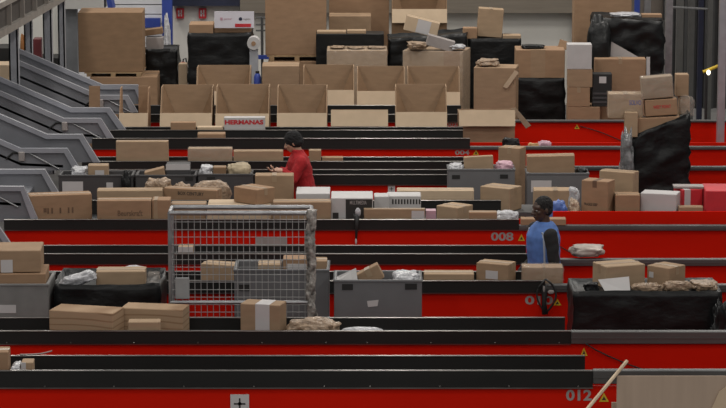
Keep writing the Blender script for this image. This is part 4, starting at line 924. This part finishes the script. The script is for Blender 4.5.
def person(name, label, loc, rz, H, skin, pose, clothes):
    k = H/1.75
    r = root(name, loc, rz, label, 'person', None)
    S = Matrix.Scale(k, 4)
    lean = pose['lean']
    def J(p):  # lean the upper body about the hips
        p = Vector(p); 
        if p.z > .95: q = p - Vector((0,0,.95)); q = Matrix.Rotation(lean, 3, 'Y') @ q; p = q + Vector((0,0,.95))
        return p
    nb = J((0.0, 0, 1.50)); HM = Matrix.Translation(nb) @ Matrix.Rotation(pose['yaw'], 4, 'Z') @ Matrix.Rotation(pose['nod'], 4, 'Y')
    def torso(m, g, lo=.86):
        secs = [(.84,.0,.115,.165),(.95,.0,.12,.17),(1.05,.005,.11,.155),(1.15,.01,.115,.16),(1.28,.01,.125,.178),(1.38,.0,.115,.185),(1.44,-.01,.085,.14),(1.49,-.01,.06,.075)]
        m.loft([(J((cx, 0, z)), a+g, b+g) for z, cx, a, b in secs if z >= lo], 24)
    arms = [[J(p) if i == 0 else Vector(p) for i, p in enumerate(a)] for a in pose['arms']]
    legs = [[(0, .095*s, .92), (.015+fx, .10*s, .50), (fx-.01, .10*s, .09)] for s, fx in ((1,.0),(-1,.06))]
    def head(m):
        h = MB()
        h.ell((-.005,0,.145), (.098,.076,.100)); h.ell((.030,0,.085), (.066,.058,.075)); h.ell((.055,0,.040), (.035,.034,.026))
        h.ell((.068,0,.155), (.028,.060,.030)); h.ell((.082,0,.128), (.016,.032,.018))
        cap(h, [(.098,0,.135), (.118,0,.098)], [.010,.016]); h.ell((.108,.014,.096), (.012,.010,.010)); h.ell((.108,-.014,.096), (.012,.010,.010))
        h.ell((.094,0,.068), (.014,.026,.007)); h.ell((.090,0,.056), (.014,.022,.008))
        for s in (-1, 1):
            h.ell((-.005, s*.078, .115), (.018,.010,.030)); h.ell((.06, s*.040, .105), (.026,.02,.022))
        me = bpy.data.meshes.new('t'); h.bm.to_mesh(me); h.bm.free(); me.transform(HM); m.bm.from_mesh(me); bpy.data.meshes.remove(me)
        cap(m, [J((-.015,0,1.44)), HM @ Vector((-.012,0,.04)), HM @ Vector((-.005,0,.10))], [.062,.056,.055])
    m = MB(); torso(m, 0); head(m)
    for a, s in zip(arms, (1, -1)):
        cap(m, a, [.055,.042,.028]); d = a[2]-a[1]
        side = pose.get('thumb', Vector((.3,0,1))); hd = pose['hands'][0 if s == 1 else 1]
        hand(m, a[2], hd, Vector(hd).cross(Vector((0, 1, 0))) * -1 if abs(Vector(hd).normalized().y) < .9 else Vector((0,0,1)), (0, -s, .15))
    for l, s in zip(legs, (1, -1)):
        cap(m, l, [.085,.058,.042]); cap(m, [(l[2][0]-.03, l[2][1], .05), (l[2][0]+.15, l[2][1], .035)], [.045,.033])
    def fin(mb, nm, mt, vox, sm=4, wob=0, fr=8):
        q = remesh(mb, vox, sm, wob, fr); q.bm.transform(S); return q.build(nm, mt, r, world=False, smooth=True)
    fin(m, 'body', skin, .0065, 2)
    for s in (-1, 1):
        e = HM @ Vector((.082, s*.032, .128))
        MB().ell(e*k, (.011*k,.011*k,.009*k), seg=10).build('eye', EYE, r, world=False, smooth=True)
    clothes(dict(r=r, J=J, HM=HM, torso=torso, arms=arms, legs=legs, fin=fin, S=S, k=k))
    return r
def trousers(c):
    m = MB(); m.loft([(c['J']((0,0,z)), a, b) for z, a, b in ((.80,.125,.175),(.90,.13,.18),(1.0,.128,.178))], 24)
    for l in c['legs']: cap(m, l, [.10,.075,.062])
    c['fin'](m, 'trousers', TROUS, .012, 4, .006)
    for l in c['legs']:
        m = MB(); cap(m, [(l[2][0]-.045, l[2][1], .055), (l[2][0]+.06, l[2][1], .055), (l[2][0]+.165, l[2][1], .045)], [.055,.052,.043])
        for v in m.bm.verts: v.co.z = max(v.co.z, .002)
        c['fin'](m, 'shoe', DARK, .01, 2)
def red_clothes(c):
    trousers(c)
    m = MB(); c['torso'](m, .022, .85)
    J = c['J']; m.loft([(J((-.01,0,1.44)), .085, .10), (J((-.012,0,1.53)), .078, .082)], 20)
    for a in c['arms']: cap(m, [a[0], a[1], a[1].lerp(a[2], .92)], [.080,.062,.046])
    c['fin'](m, 'sweater', SWEAT, .011, 5, .010, 7)
    h = MB(); h.ell((-.012,0,.168), (.114,.095,.105)); h.ell((-.035,0,.120), (.098,.092,.082))
    h.bm.transform(c['HM']); bmesh.ops.delete(h.bm, geom=[], context='VERTS')
    c['fin'](h, 'beanie', BEANIE, .008, 3, .004, 30)
def blue_clothes(c):
    trousers(c); J = c['J']
    m = MB(); c['torso'](m, .016, .85)
    for a in c['arms']: cap(m, [a[0], a[1], a[1].lerp(a[2], .95)], [.070,.056,.040])
    c['fin'](m, 'shirt', BSHIRT, .011, 4, .008, 8)
    # vest: torso shell cut wide at the armholes, open collar
    m = MB(); secs = [(.82,.0,.155,.20),(.95,.0,.155,.205),(1.10,.008,.15,.198),(1.25,.012,.158,.200),(1.36,.004,.156,.200),(1.43,-.006,.132,.168),(1.475,-.010,.105,.125),(1.50,-.014,.080,.085)]
    m.loft([(J((cx,0,z)), a, b) for z, cx, a, b in secs], 28)
    v = c['fin'](m, 'vest', VEST, .011, 3, .008, 8)
    for x0 in (-.05, .085):
        for s in (1, -1):
            st = MB(); pts = []
            for i in range(14):
                z = .86 + i*.043; a, b = .15, .2
                for (z0, cx, a0, b0), (z1, cx1, a1, b1) in zip(secs, secs[1:]):
                    if z0 <= z <= z1: t = (z-z0)/(z1-z0); a = a0+(a1-a0)*t; b = b0+(b1-b0)*t
                xx = max(-.95, min(.95, x0/a)); pts.append(J((x0, s*b*math.sqrt(1-xx*xx), z)))
            st.tube(pts, .013, 6); st.bm.transform(c['S']); st.build('strip', VSTR, v, world=False, smooth=True)
    # short hair as a cap over the skull
    h = MB(); h.ell((-.018,0,.158), (.104,.083,.100)); h.ell((-.035,0,.115), (.078,.078,.075)); h.bm.transform(c['HM'])
    c['fin'](h, 'hair', HAIR, .008, 2, .003, 40)
p = P(307, 190, Yn-.36); 
person('person', 'person in a red sweater and black knit hat bending over parcels', (p.x, Yn-.36, 0), math.radians(180+10), 1.61, SKL,
       dict(lean=math.radians(13), yaw=math.radians(-14), nod=math.radians(20), arms=[[(0,.19,1.40),(.20,.24,1.18),(.30,.12,1.27)], [(0,-.19,1.40),(.20,-.22,1.18),(.31,-.10,1.25)]], hands=[(.9,-.15,.05),(.9,.1,-.1)]), red_clothes)
p = P(545.5, 250, Yd-.42)
person('person', 'person with short black hair in a blue vest over a black shirt', (p.x, Yd-.42, 0), math.radians(180+24), 1.68, SKD,
       dict(lean=math.radians(3), yaw=math.radians(4), nod=math.radians(6), arms=[[(.02,.19,1.39),(.03,.25,1.10),(.18,.22,.94)], [(0,-.19,1.40),(-.02,-.24,1.10),(.18,-.20,.96)]], hands=[(.8,0,-.5),(.8,0,-.5)]), blue_clothes)
